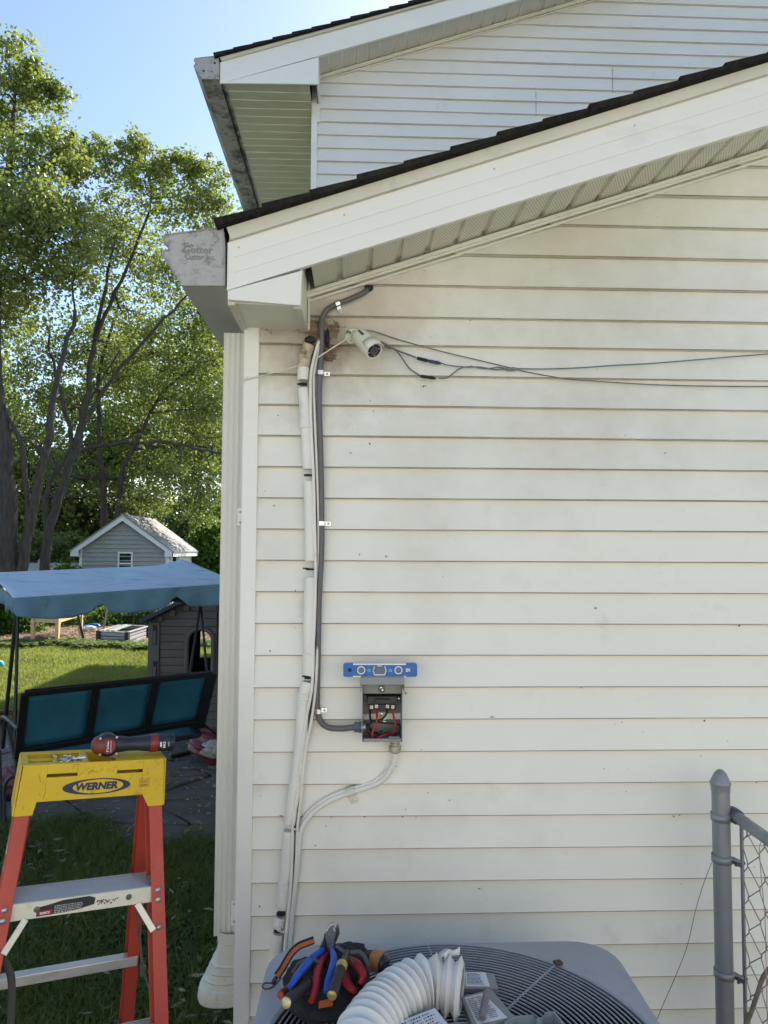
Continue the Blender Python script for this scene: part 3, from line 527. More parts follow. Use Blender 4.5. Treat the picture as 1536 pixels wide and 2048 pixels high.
# ---------------------------------------------------------------- things fixed to the wall
M_pvc=mat('painted_pipe',(.80,.775,.69),rough=.45,var=.05,scale=8,stains=[((.36,.31,.22),.45,16.,.60)],bump=.05)
M_rust=mat('weathered_foam',(.27,.185,.12),rough=.95,var=.35,scale=30,bump=.9,bscale=90,stains=[((.06,.035,.02),.9,35.,.54),((.55,.45,.33),.6,14.,.52)])
M_cond=mat('grey_conduit',(.13,.12,.118),rough=.45,var=.1,scale=20)
M_zinc=mat('zinc_strap',(.72,.72,.72),rough=.22,metal=1,var=.1,scale=40)
M_tie=mat('painted_tie',(.70,.67,.57),rough=.4,var=.05)
def lump(name,c,r,m,parent=None,amp=.2,fr=4.,n=28,seed=0,build=True,mb=None):
    mb=mb or MB(); g=[]; c=np.array(c,float); r=np.array(r,float)
    for i in range(n//2+1):
        th=math.pi*i/(n//2); row=[]
        for j in range(n+1):
            ph=2*math.pi*(j%n)/n; d=V(math.sin(th)*math.cos(ph),math.sin(th)*math.sin(ph),math.cos(th)); q=d*fr+seed
            k=1+amp*(math.sin(q[0]*1.3+q[1]*2.1)+math.sin(q[1]*1.7-q[2]*2.3+1)+math.sin(q[2]*2.9+q[0]*1.1+2)+.5*math.sin(q[0]*5+q[2]*4)*math.cos(q[1]*5))/2.2
            row.append(c+d*r*k)
        g.append(row)
    mb.grid(g)
    return mb.build(name,m,parent,smooth=70) if build else mb
# conduit
t=thing('flexible_conduit','dark grey flexible conduit from a hole under the soffit down to the open electrical box','conduit',tuple(P(641,1000,-.03)))
Yc=-.030
pts=[(738,576,.02),(733,581,-.012),(722,588,-.024),(700,598,Yc),(675,608,Yc),(655,619,Yc),(645,636,Yc),(643,655,Yc),(644,680,Yc),(642,715,Yc),(640,750,Yc),(638,800,Yc),(641,900,Yc),(643,1000,Yc),(643,1100,Yc),(638,1200,Yc),(636,1300,Yc),(634,1400,Yc),(636,1425,Yc),(640,1440,Yc),(648,1450,Yc-.005),(662,1456,Yc-.012),(685,1457,Yc-.02),(712,1454,Yc-.025)]
mb=MB(); mb.tube(pxpath(pts,6),.0093,14); mb.build('tube',M_cond,t,smooth=60)
mb=MB(); mb.lathe([(.0125,0),(.0145,.001),(.0125,.003)],P(738,575,-.012),(0,-1,0),18); mb.build('hole_grommet',M_black,t,smooth=40)
def pstrap(px,py,sx,sy,ang=0.,s=.86):
    c=P(px,py,Yc); d=V(math.cos(ang),0,math.sin(ang)); u=V(-math.sin(ang),0,math.cos(ang)); mb=MB(); w=.0085*s
    prof=[(-.0125,.012),(-.0125,-.002),(-.0095,-.0095),(0,-.0125),(.0095,-.0095),(.0125,-.002),(.0125,.012),(.034,.012)]; g=[]
    for k in (-1,1): g.append([c+d*(a*s)+V(0,b,0)+u*k*w for a,b in prof])
    mb.grid(g); o=mb.build('strap',M_zinc,t,solid=.0014,bevel=.0004); k=MB(); k.lathe([(.0042,0),(.0038,.0022),(.001,.003)],c+d*.024*s+V(0,.0105,0),(0,-1,0),12); k.build('screw',M_screw,o,smooth=40)
pstrap(675,607,1,0,-1.15); pstrap(641.5,746,1,0); pstrap(643.5,1047,1,0); pstrap(635.5,1422,1,0)
mb=MB(); a=P(708,1454,Yc-.025); mb.lathe([(.0135,0),(.0165,.002),(.0165,.013),(.0185,.015),(.0185,.022),(.0135,.024),(.0135,.034)],a,(1,0,0),6); mb.build('coupling',mat('blue_grey_fitting',(.12,.13,.16),rough=.4),t,bevel=.001)
mb=MB(); mb.lathe([(.019,0),(.019,.004),(.0135,.006),(.0135,.014),(.015,.016)],P(722,1454,Yc-.025),(1,0,0),16); mb.build('locknut',M_screw,t,smooth=30)
# insulated refrigerant line
t=thing('refrigerant_line','cream painted insulated pipe bundle running down the wall beside the corner','pipe',tuple(P(617,1200,-.03)))
Yp=-.034
LP=[(618,690,13),(612,706,12.5),(607,735,12),(606,768,11),(610,830,10.2),(613,890,10),(616,950,10.4),(619,1040,10.4),(620,1138,10.6),(618,1240,11.5),(617,1352,12.5),(607,1400,12.5),(602,1480,12.5),(592,1560,12.5),(583,1620,12.5),(579,1654,12.5),(576,1700,12.8),(570,1760,13),(563,1824,12.5),(560,1840,10.5),(557,1860,11.5),(551,1905,12),(545,1960,12)]
LQ=smoothpath([V(x,y,r) for x,y,r in LP],6)
def section(y0,y1,mt,gap=1.2,name='insulation'):
    q=[p for p in LQ if y0<=p[1]<=y1]; sc=lambda p:(2.328+Yp)/FPX
    pts=[P(p[0],p[1],Yp) for p in q]; rs=[p[2]*sc(p) for p in q]; rs[0]*=.93; rs[-1]*=.93
    rs=[r*(1+.012*math.sin(i*1.9+y0)) for i,r in enumerate(rs)]
    mb=MB(); mb.tube(pts,rs,18); return mb.build(name,mt,t,smooth=60)
M_top=mat('pipe_stained',(.55,.45,.31),rough=.8,var=.25,scale=20,bump=.4,stains=[((.10,.06,.03),.9,30.,.5)])
section(688,735,M_top)
for a,b in ((735,767),(770,949),(952,1137),(1140,1353),(1357,1652),(1657,1823),(1832,1858),(1862,1965)): section(a,b,M_pvc)
for y0,x0,r0 in ((768.5,606,8.5),(950.5,616,8.5),(1138.5,620,8.5),(1355,617,8.5),(1827,562,9),(1860,557,9)):
    mb=MB(); mb.tube([P(x0,y0-1.8,Yp),P(x0,y0+1.8,Yp)],(r0)*.00158,14); mb.build('black_joint_tape',M_black,t)
for (x0,y0) in ((606,768),(618,1137),(616,1353)):
    mb=MB(); a=P(x0-9,y0,-.052); mb.tube([a+V(-.004,.004,0),a+V(.006,-.002,.001),a+V(.022,-.0045,-.0005)],[.003,.0022,.0012],6); mb.build('tape_end',M_black,t)
mb=MB(); 
for yy in (1385,1391,1397,1404):
    mb.lathe([(.0205,-.003),(.0218,0),(.0205,.003)],P(608,yy,Yp),(.1,0,1),18,cap=False)
mb.build('sleeve',M_pvc,t,smooth=40)
mb=MB(); mb.lathe([(.018,-.02),(.0205,-.016),(.0205,.0),(.019,.016),(.016,.02)],P(611,845,Yp),(.03,0,1),18); mb.build('sleeve',M_pvc,t,smooth=40)
def tie(px,py,w):
    mb=MB(); a=P(px-w,py-3,Yp-.015); b=P(px+w*1.25,py+7,Yp-.012); mb.tube([a+V(-.002,.02,0),a,(a+b)/2+V(0,-.011,0),b,b+V(.003,.018,0)],.0030,8); o=mb.build('cable_tie',M_tie,t,smooth=60)
    mb=MB(); c=P(px-w*.35,py+1,Yp-.028); mb.obox(c,(.0045,0,0),(0,.004,0),(0,0,.0045)); mb.build('tie_head',M_tie,o,bevel=.001)
tie(583,1653,13); tie(562,1858,12)
t2=thing('cable_bundle','thin pale cables strapped alongside the insulated pipe','cable',tuple(P(632,1000,-.03)))
def cable(name,l,r,m,parent,n=6,seg=8): mb=MB(); mb.tube(pxpath(l,n),r,seg); return mb.build(name,m,parent,smooth=60)
Y3=-.040
cable('cable',[(642,672,.0),(636,688,Y3),(631,705,Y3),(624,735,Y3),(621,768,Y3),(622,850,Y3),(627,950,Y3),(629,1040,Y3),(631,1140,Y3),(629,1240,Y3),(626,1300,-.045),(624,1373,-.05),(613,1433,-.052),(605,1490,-.052),(598,1543,-.052),(591,1610,-.052),(585,1652,-.054),(583,1740,-.052),(577,1820,-.052),(569,1900,-.052)],.0052,M_pvc,t2)
cable('cable',[(646,674,.0),(640,690,-.03),(635,710,-.03),(629,740,-.03),(627,768,-.03),(630,850,-.03),(634,950,-.03),(637,1040,-.03),(637,1140,-.03),(636,1240,-.03),(635,1300,-.035),(631,1373,-.04),(624,1433,-.04),(610,1510,-.042),(600,1610,-.042),(595,1654,-.044),(591,1740,-.042),(583,1820,-.042),(575,1900,-.042)],.0048,M_pvc,t2)
cable('cable',[(628,790,-.02),(630,850,-.018),(631,950,-.022),(633,1050,-.022),(634,1150,-.02),(633,1240,-.022),(631,1300,-.03),(628,1373,-.032),(619,1433,-.036),(605,1530,-.036),(595,1620,-.038),(590,1660,-.038),(588,1740,-.036),(581,1820,-.036),(572,1900,-.036)],.0050,mat('dark_cable',(.03,.03,.03),rough=.5),t2,label if 0 else 6)
mb=MB()
for i in range(46):
    y=790+i*2.6; x=632.5+.6*math.sin(i*2.1); mb.obox(P(x,y,-.022),(.0035+.0012*math.sin(i*7.),0,0),(0,.004,0),(0,0,.0016))
mb.build('flaking_tape',mat('flaky_tape',(.48,.46,.40),rough=.9,var=.5,scale=120,bump=.6),t2)
# pale conduit from the bottom of the box
t=thing('pale_conduit','cream painted conduit sweeping from the box bottom to the pipe bundle','conduit',tuple(P(700,1585,-.03)))
cl=[(789,1497,-.045),(790,1512,-.044),(784,1535,-.036),(770,1555,-.028),(752,1568,-.024),(726,1577,-.022),(699,1585.5,-.022),(666,1598,-.022),(635,1617,-.024),(612,1641,-.03),(601,1664,-.034),(596,1700,-.034),(593,1740,-.034),(586,1800,-.034),(577,1905,-.034)]
cable('tube',cl,.0088,M_pvc,t,8,12)
cable('tube',[(x-3.2+(4 if y>1560 and y<1650 else 0)*0,y-(6 if 1550<y<1650 else 0),Y+.006) for x,y,Y in cl],.0066,M_pvc,t,8,10)
mb=MB(); c=P(701,1583,-.022); d=nrm((1,0,.35)); u=nrm((-.35,0,1)); g=[]
for k in (-1,1): g.append([c+d*k*.013+u*a+V(0,b,0) for a,b in ((.014,.018),(.0125,-.004),(.006,-.012),(-.006,-.012),(-.0125,-.004),(-.0150,.009),(-.042,.009))])
mb.grid(g); o=mb.build('strap',M_tie,t,solid=.002,bevel=.001); k=MB(); k.lathe([(.0048,0),(.004,.0025),(.001,.0032)],c-u*.031+V(.002,.0075,0),(0,-1,0),12); k.build('screw',M_tie,o,smooth=40)
mb=MB(); mb.lathe([(.0155,0),(.0155,.008),(.0185,.009),(.0195,.012),(.0195,.026),(.016,.030)],P(790,1485.5,-.05),(0,0,-1),16); mb.build('connector',mat('old_connector',(.42,.38,.28),rough=.5,metal=.4,var=.2,scale=60,stains=[((.15,.12,.08),.6,60.,.55)]),t,smooth=30)
# open electrical disconnect box
bx=thing('electrical_box','open grey electrical disconnect box with red and black wires inside','electrical box',tuple(P(764,1485,-.02)))
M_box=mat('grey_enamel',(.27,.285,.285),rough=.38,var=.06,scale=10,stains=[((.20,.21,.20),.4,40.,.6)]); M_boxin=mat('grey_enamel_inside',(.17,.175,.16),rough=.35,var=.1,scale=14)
a=P(724,1484,-.095); b=P(805,1366,-.095); x0,x1,z0,z1=a[0],b[0],a[2],b[2]; yb,yf=-.012,-.095
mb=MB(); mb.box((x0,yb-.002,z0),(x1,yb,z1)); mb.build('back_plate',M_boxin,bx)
for xx in (x0,x1-.0018):
    mb=MB(); mb.box((xx,yf,z0),(xx+.0018,yb-.003,z1)); mb.build('side_wall',M_box,bx,bevel=.0005)
mb=MB(); mb.box((x0+.002,yf,z0),(x1-.002,yb-.003,z0+.0018)); mb.box((x0+.004,yf,z0+.002),(x1-.004,yf+.0016,z0+.010)); mb.box((P(762,0,yf)[0],yf-.002,z0+.001),(P(778,0,yf)[0],yf+.0,z0+.007)); mb.build('bottom_wall',M_box,bx,bevel=.0006)
h0=P(721.5,1370,-.112); h1=P(808.5,1353,-.112)
mb=MB(); mb.prism([V(h0[0],-.112,h0[2]),V(h0[0],-.112,h1[2]-.004),V(h0[0],-.106,h1[2]),V(h0[0],-.012,h1[2]+.006),V(h0[0],-.012,h0[2]+.0)],(h1[0]-h0[0],0,0)); mb.build('hood',M_box,bx,bevel=.0015)
for xx in (h0[0]-.001,h1[0]-.001):
    mb=MB(); mb.box((xx,-.108,h0[2]-.022),(xx+.002,-.03,h0[2]+.002)); mb.build('hood_ear',M_box,bx)
ip=P(764,1388,-.08); mb=MB(); mb.box((x0+.003,-.080,ip[2]),(x1-.003,-.078,z1)); mb.box((x0+.003,-.080,ip[2]),(x1-.003,-.066,ip[2]+.0015)); ipo=mb.build('inner_plate',mat('inner_plate',(.22,.225,.20),rough=.4,var=.08),bx)
mb=MB(); c=P(763.5,1378,-.080); mb.lathe([(.0115,0),(.011,.003),(.008,.0045),(.003,.005)],c,(0,-1,0),20); mb.build('knockout',mat('knockout',(.13,.13,.115),rough=.4),ipo,smooth=40)
for k_,(px,py) in enumerate(((762,1375),(765,1380))):
    mb=MB(); mb.obox(P(px,py,-.086),(.0022,0,.001),(0,.001,0),(-.0006,0,.0015)); mb.build('knockout_screw',M_zinc,ipo)
fb=MB()
def fbx(p0,p1,ya,yb_): q0=P(p0[0],p0[1],ya); q1=P(p1[0],p1[1],ya); fb.box((q0[0],ya,q1[2]),(q1[0],yb_,q0[2]))
fbx((735,1393),(794,1408),-.055,-.02); fbx((750,1399),(779,1407),-.066,-.056); fbx((737,1408.5),(792,1421),-.045,-.015); fbx((759,1409),(770,1424),-.052,-.046); fbx((727,1390),(733,1405),-.06,-.02); fbx((796,1392),(802,1405),-.06,-.02)
fo=fb.build('fuse_block',mat('black_bakelite',(.016,.016,.018),rough=.35,var=.2),bx,bevel=.0008)
for px,py in ((742.7,1414),(753,1412.5),(774.7,1412.5),(785.8,1413.5)):
    mb=MB(); mb.obox(P(px,py,-.048),(.0050,0,0),(0,.003,0),(0,0,.0054)); so_=mb.build('terminal',mat('brass_terminal',(.72,.62,.48),rough=.35,metal=.6,var=.2,scale=90),fo,bevel=.0008)
    mb=MB(); mb.lathe([(.0032,0),(.003,.001),(.0006,.0012)],P(px,py,-.0515),(0,-1,0),10); mb.build('terminal_screw',M_screw,so_)
mb=MB(); mb.obox(P(763.5,1429,-.02),(.011,0,0),(0,.002,0),(0,0,.009)); mb.build('ground_lug',mat('lug',(.50,.46,.38),rough=.4,metal=.5,var=.2,scale=50),bx,bevel=.001)
mb=MB(); mb.lathe([(.0045,0),(.004,.003),(.001,.004)],P(763.5,1428,-.024),(0,-1,0),12); mb.build('lug_screw',M_zinc,bx,smooth=40)
mb=MB(); mb.lathe([(.004,0),(.0035,.003),(.001,.004)],P(798,1397,-.06),(0,-1,0),8); mb.build('lug_screw',M_zinc,bx)
mb=MB(); mb.lathe([(.0035,0),(.002,.001)],P(763,1462,-.0145),(0,-1,0),10); mb.build('mounting_hole',M_black,bx)
mb=MB(); mb.obox(P(769,1441,-.02),(.005,0,.001),(0,.002,0),(-.001,0,.004)); mb.build('ground_lug',M_zinc,bx)
M_red=mat('red_wire',(.42,.02,.02),rough=.35,var=.1); M_bw=mat('black_wire',(.012,.012,.012),rough=.35)
def wire(l,m,r=.0030,nm='wire'): mb=MB(); mb.tube(pxpath(l,6),r,8); return mb.build(nm,m,bx,smooth=60)
wire([(752.6,1418,-.05),(753.8,1436.6,-.066),(751,1450.6,-.072),(745,1464.7,-.074),(746,1477.5,-.074),(754,1477.5,-.072),(769.6,1469,-.066),(781,1472,-.055),(787,1482,-.05)],M_red,.0034)
wire([(785.4,1419,-.05),(788,1436.6,-.06),(792,1448,-.064),(791,1459,-.06),(786,1466,-.055),(788,1482,-.05)],M_red,.0032)
wire([(773.7,1418,-.05),(773,1427,-.056),(763.8,1437.7,-.055),(746,1442.4,-.05),(738,1452,-.05),(738,1465,-.055),(746,1474,-.06),(764,1470.6,-.06),(775.5,1466,-.055),(790,1482,-.05)],M_bw,.0032)
wire([(741,1419,-.05),(740,1434,-.045),(745,1442,-.04),(772,1446,-.04),(794,1448,-.045),(801,1455,-.045),(794,1467,-.045),(785,1470,-.045)],M_bw)
wire([(726,1444,-.05),(735,1450,-.045),(745,1462,-.035),(758,1468,-.03)],M_bw); wire([(726,1456,-.05),(738,1462,-.035),(750,1467,-.03)],M_red,.0026); wire([(727,1448,-.05),(728,1434,-.04),(736,1427,-.035),(740,1424,-.04)],mat('bare_copper',(.45,.26,.14),rough=.35,metal=.8),.0015)
mb=MB(); mb.lathe([(.017,0),(.017,.004),(.013,.005),(.013,.014)],P(790,1484,-.05),(0,0,1),16); mb.build('bushing',M_screw,bx,smooth=30)
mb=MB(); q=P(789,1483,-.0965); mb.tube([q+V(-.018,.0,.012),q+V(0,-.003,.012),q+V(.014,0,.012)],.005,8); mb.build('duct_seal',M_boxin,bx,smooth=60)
# torpedo level on top of the box
lv=thing('spirit_level','short blue spirit level lying on top of the electrical box','level',tuple(P(760,1355,-.06)))
M_blue=mat('blue_plastic',(.012,.13,.42),rough=.35,var=.1,scale=30); M_white=mat('white_mark',(.75,.78,.80),rough=.4,var=.03); M_vial=mat('vial',(.10,.13,.17),rough=.15,var=.3,scale=60)
yf=-.098; A=P(686.5,1354,yf); B=P(834.5,1327.5,yf)
mb=MB(); c=.004; zz0=h1[2]+.0045; hgt=(B[2]-A[2]); zz0=A[2]
mb.prism([V(A[0],yf,zz0+c),V(A[0]+c,yf,zz0),V(B[0]-c,yf,zz0),V(B[0],yf,zz0+c),V(B[0],yf,zz0+hgt-c),V(B[0]-c,yf,zz0+hgt),V(A[0]+c,yf,zz0+hgt),V(A[0],yf,zz0+hgt-c)],(0,.026,0)); mb.build('body',M_blue,lv,bevel=.0015)
for py in (1328.6,1353):
    q0=P(706,py,yf); q1=P(812,py,yf); mb=MB(); mb.box((q0[0],yf-.0015,q0[2]-.0022),(q1[0],yf+.0275,q0[2]+.0022)); mb.build('edge_strip',mat('bare_aluminium',(.70,.70,.68),rough=.35,metal=.3),lv,bevel=.0005)
for px,rr in ((722.3,.0125),(796.9,.0125)):
    mb=MB(); mb.lathe([(rr,0),(rr,.0025),(rr-.003,.0025),(rr-.003,.0)],P(px,1340.3,yf),(0,-1,0),28,cap=False); mb.build('vial_ring',M_white,lv,smooth=30)
    mb=MB(); mb.lathe([(rr-.003,0),(rr-.003,.001)],P(px,1340.3,yf),(0,-1,0),24); mb.build('vial',M_vial,lv)
q0=P(746,1349.5,yf); q1=P(772.5,1332.5,yf); W_=q1[0]-q0[0]; H_=q1[2]-q0[2]
mb=MB(); mb.box((q0[0]+.002,yf-.001,q0[2]+.004),(q1[0]-.002,yf+.001,q1[2])); vv=mb.build('vial',M_vial,lv)
mb=MB()
for s_ in (0,1):
    pts=[V(q0[0]+(W_ if s_ else 0)+( -1 if s_ else 1)*(.004*abs(math.cos(math.pi*k/8))**1 ),yf-.0015,q0[2]+H_*k/8) for k in range(9)]; mb.tube(pts,.0017,6)
mb.tube([V(q0[0]+.004,yf-.0015,q0[2]),V(q1[0]-.004,yf-.0015,q0[2])],.0022,6); mb.build('vial_frame',M_white,lv,smooth=60)
mb=MB(); mb.tube([V(q0[0]+.008,yf-.002,q0[2]+H_*.55),V(q1[0]-.008,yf-.002,q0[2]+H_*.55)],.0035,8); mb.build('bubble_tube',mat('bubble',(.16,.22,.28),rough=.1),lv,smooth=60)
mb=MB(); mb.obox(P(699.5,1340,yf),(.0055,0,0),(0,.0006,0),(0,0,.0055)); mb.build('magnet',M_black,lv)
text('lettering','EM',.014,P(816,1340.5,yf-.0005),(1,0,0),(0,0,1),M_white,lv,bold=.0006,sx=.75)
text('lettering','EMPIRE',.0045,P(759.5,1332,yf-.0024),(1,0,0),(0,0,1),M_white,lv,bold=.0002)
for px in (738,781):
    mb=MB(); mb.lathe([(.0042,0),(.0042,.0006),(.0032,.0006),(.0032,0)],P(px,1341,yf),(0,-1,0),16,cap=False); mb.build('emblem',M_white,lv)
# bullet camera
cm=thing('security_camera','small cream bullet security camera on a round base under the eave','security camera',tuple(P(706,674,-.01)))
M_cam=mat('camera_shell',(.72,.71,.57),rough=.35,var=.03,scale=10,stains=[((.5,.46,.34),.3,30.,.6)])
c0=P(706,674,-.014); mb=MB(); mb.lathe([(.027,0),(.027,.005),(.024,.009),(.012,.010)],c0,(0,-1,0),28); bs=mb.build('base',M_cam,cm,smooth=35)
mb=MB(); mb.lathe([(.0042,0),(.003,.001)],P(702,681,-.0235),(0,-1,0),12); mb.build('screw',M_screw,bs)
A=P(717.5,671,-.055); B=P(747.5,701,-.118); ax=nrm(B-A); L=np.linalg.norm(B-A)
mb=MB(); mb.tube([c0+V(0,-.008,.002),c0+V(.004,-.028,.004),A+ax*.006],[.011,.010,.012],12); mb.build('arm',M_cam,cm,smooth=60)
mb=MB(); mb.lathe([(.006,-.006),(.020,-.003),(.0265,.004),(.0290,.014),(.0290,L-.004),(.0275,L)],A,ax,32); mb.build('housing',M_cam,cm,smooth=40)
mb=MB(); mb.lathe([(.0275,0),(.0272,.004),(.0235,.004),(.0235,.0005)],B,ax,32,cap=False); mb.build('front_ring',M_cam,cm,smooth=40)
mb=MB(); mb.lathe([(.0235,.0008),(.0200,.0012)],B,ax,28); gl=mb.build('lens_glass',mat('camera_glass',(.02,.02,.025),rough=.08,var=.1),cm)
mb=MB(); mb.lathe([(.0135,.002),(.0135,.004),(.008,.002)],B,ax,24); mb.build('lens',mat('lens_ring',(.09,.09,.10),rough=.3),gl,smooth=40)
for k in range(4):
    s1=nrm(np.cross(ax,(0,0,1))); s2=np.cross(ax,s1); an=.6+k*1.57; mb=MB(); mb.lathe([(.0022,.0012),(.001,.0022)],B+(s1*math.cos(an)+s2*math.sin(an))*.018,ax,8); mb.build('led',M_white,gl)
s1=nrm(np.cross(ax,(0,0,1))); s2=np.cross(s1,ax); mb=MB(); g=[]
for j in (-.03,.012): g.append([B+ax*(j)+(s1*math.cos(a_)+s2*math.sin(a_))*.0315 for a_ in np.linspace(.15,2.35,14)])
mb.grid(g); mb.build('sun_visor',M_cam,cm,solid=.003,smooth=60)
text('lettering','ANNKE',.011,A+ax*.030+nrm(V(-.1,-1,.35)-ax*(V(-.1,-1,.35)@ax))*.0295,ax,nrm(np.cross(nrm(V(-.1,-1,.35)-ax*(V(-.1,-1,.35)@ax)),ax)),M_black,cm,bold=.0004,sx=.9)
# camera leads
ld=thing('camera_cable','grey camera leads with plugs hanging along the siding','cable',tuple(P(900,740,-.02)))
M_lead=mat('grey_lead',(.16,.155,.14),rough=.6,var=.2,scale=80)
cable('lead',[(703,668,-.03),(696,662,-.03),(694,668,-.02),(695,676,-.02)],.0028,M_lead,ld)
cable('lead',[(726,660,-.022),(745,662,-.022),(770,670,-.022),(800,680,-.022),(850,694,-.022),(900,707,-.02),(960,721,-.02),(1010,733,-.02),(1060,745,-.02),(1130,757,-.02),(1200,763,-.02),(1300,769,-.02),(1400,772,-.02),(1536,773,-.02),(1640,772,-.02)],.0019,M_lead,ld)
cable('lead',[(756,682,-.05),(768,688,-.035),(782,695,-.03),(800,703,-.03),(832,715,-.03)],.0030,M_lead,ld)
cable('lead',[(782,695,-.03),(796,705,-.03),(808,722,-.03),(820,738,-.03),(840,751,-.03)],.0026,M_lead,ld)
cable('lead',[(880,725,-.03),(895,730,-.026),(930,734,-.024),(960,734,-.024),(990,739,-.024),(1012,738,-.024),(1035,737,-.022),(1080,738,-.022),(1150,736,-.022),(1225,731,-.022),(1300,727,-.022),(1400,719,-.022),(1470,713,-.022),(1536,708,-.022),(1640,700,-.022)],.0019,M_lead,ld)
cable('lead',[(878,757,-.03),(893,756,-.026),(905,748,-.024),(920,737,-.024),(940,733,-.024),(970,737,-.024),(1000,735,-.024),(1014,740,-.024)],.0019,M_lead,ld)
def plug(a,b,r,m,nm): mb=MB(); d=nrm(b-a); L_=np.linalg.norm(b-a); mb.lathe([(r*.5,0),(r*.95,L_*.12),(r,L_*.4),(r*.8,L_*.45),(r,L_*.5),(r,L_*.8),(r*.5,L_)],a,d,12); mb.build(nm,m,ld,smooth=40)
plug(P(760,684,-.045),P(784,697,-.03),.0062,M_lead,'splitter'); plug(P(833,716,-.03),P(858,722,-.03),.0058,M_black,'plug'); plug(P(856,721.5,-.03),P(882,727,-.03),.006,mat('navy_plug',(.03,.045,.10),rough=.4),'plug')
plug(P(840,752,-.03),P(872,757,-.03),.0055,M_black,'plug'); plug(P(1012,738,-.024),P(1034,738,-.024),.0062,mat('ferrite',(.20,.20,.21),rough=.4),'ferrite_bead')
st=thing('string','pale string tied from the camera base to the corner board','string',tuple(P(600,720,-.05)))
cable('cord',[(709,667,-.045),(690,680,-.05),(660,699,-.06),(636,715,-.062)],.0022,M_tie,st); cable('cord',[(606,729,-.055),(575,738,-.04),(545,746,-.03),(517,753,-.024),(495,756,-.026),(487,760,-.026),(486,772,-.02)],.0018,M_tie,st)
mb=MB(); mb.tube([P(487,760,-.026),P(517,752.5,-.0235)],.0036,8); mb.build('wrapped_end',M_tie,st,smooth=60)
# weathered foam filling round the pipe penetration
fm=thing('foam_filler','brown crumbling foam stuffed around the pipe hole under the eave','foam',tuple(P(640,672,-.01)))
mb=lump('x',P(632,661,-.004),(.046,.024,.030),None,amp=.26,fr=5.,build=False); lump('x',P(664,674,-.004),(.031,.013,.048),None,amp=.28,fr=5.,seed=4,build=False,mb=mb); lump('x',P(640,688,-.006),(.03,.018,.025),None,amp=.2,fr=4.,seed=8,build=False,mb=mb)
mb.build('foam',M_rust,fm,smooth=70); lump('foam',P(657,714,-.006),(.023,.011,.020),M_rust,fm,amp=.34,fr=4,seed=3)
lump('dark_hole',P(620,680,-.036),(.017,.010,.0125),M_black,fm,amp=.15,seed=2); lump('dark_hole',P(655,677,-.030),(.0065,.012,.028),M_black,fm,amp=.25,seed=5)
rs=random.Random(3); mb=MB()
for _ in range(90):
    px=rs.choice([rs.gauss(640,18),rs.gauss(565,26)]) ; py=655+rs.gauss(0,9) if px>600 else 652+rs.gauss(0,4)
    a=P(px,py,-.030 if px>600 else -.018); mb.tube([a,a+V(rs.gauss(0,.008),rs.gauss(0,.004),rs.gauss(0,.005)),a+V(rs.gauss(0,.013),rs.gauss(0,.004),rs.gauss(0,.008))],.0006,3)
tag(mb.build('nest_debris',mat('nest_fibre',(.10,.07,.045),rough=1,var=.4),None),'dry grass and fibre debris caught in the eave corner','debris',kind='stuff')
rs=random.Random(9)
# ---------------------------------------------------------------- chain link fence
M_galv=mat('galvanised_paint',(.27,.28,.29),rough=.42,metal=.25,var=.12,scale=7,stains=[((.15,.155,.165),.7,5.,.50),((.42,.43,.44),.5,13.,.55),((.18,.13,.10),.5,30.,.66)],stretch=(1,1,.5))
M_chain=mat('chain_wire',(.26,.26,.26),rough=.5,metal=.5,var=.25,scale=20,stains=[((.09,.06,.04),.5,15.,.55)])
cf=thing('chain_link_fence','grey chain link fence with round end post standing in front of the siding','fence',(float(P(1442,1600,-.15)[0]),-.15,0))
pc=P(1441.5,1600,-.15); zt=P(1441.5,1577,-.15)[2]; r=.0262; X0=pc[0]; lean=lambda z:V(X0+(-.002),-.15,z)
mb=MB(); mb.lathe([(r,0),(r,zt)],(X0,-.15,0),(0,0,1),32); mb.build('post',M_galv,cf,smooth=40)
mb=MB(); mb.lathe([(r+.0015,-.008),(r+.0022,.012),(r+.0045,.016),(r+.0045,.019),(r+.001,.024),(r*.93,.032),(r*.68,.046),(r*.32,.056),(.001,.0585)],(X0,-.15,zt),(0,0,1),32); mb.build('post_cap',M_galv,cf,smooth=50)
zr=P(1460,1642,-.20)[2]; xr=X0+.038
mb=MB(); mb.tube([V(xr,-.16,zr),V(xr,-3.5,zr)],.0175,20); ro=mb.build('top_rail',M_galv,cf,smooth=50)
mb=MB(); mb.lathe([(.012,0),(.0215,.004),(.0225,.012),(.0225,.040),(.019,.044)],(xr,-.135,zr+.001),(0,-1,0),20); mb.build('rail_cup',mat('dark_galv',(.10,.105,.115),rough=.4,metal=.3),cf,smooth=45)
for py in (1638,1722,1954):
    z=P(1441,py,-.17)[2]; mb=MB(); g=[]
    for dz in (-.011,.011): g.append([V(X0+(r+.0025)*math.sin(a_),-.15-(r+.0025)*math.cos(a_),z+dz) for a_ in np.linspace(-3.0,1.1,26)]+[V(X0+.038,-.178,z+dz-.004),V(X0+.046,-.182,z+dz-.005)])
    mb.grid(g); bo=mb.build('brace_band',M_galv,cf,solid=.0025,smooth=50)
    mb=MB(); mb.tube([V(X0+.018,-.196,z-.002),V(X0+.052,-.170,z-.006)],.004,8); mb.lathe([(.0085,0),(.0085,.006)],V(X0+.050,-.172,z-.006),nrm((.8,.6,0)),6); mb.build('carriage_bolt',mat('rusty_bolt',(.10,.09,.085),rough=.6,metal=.5,var=.3),bo)
xm=X0+.047
mb=MB(); mb.box((xm-.003,-.186,.05),(xm+.003,-.172,zr-.005)); mb.build('tension_bar',M_galv,cf,bevel=.001)
mb=MB(); hs=.047
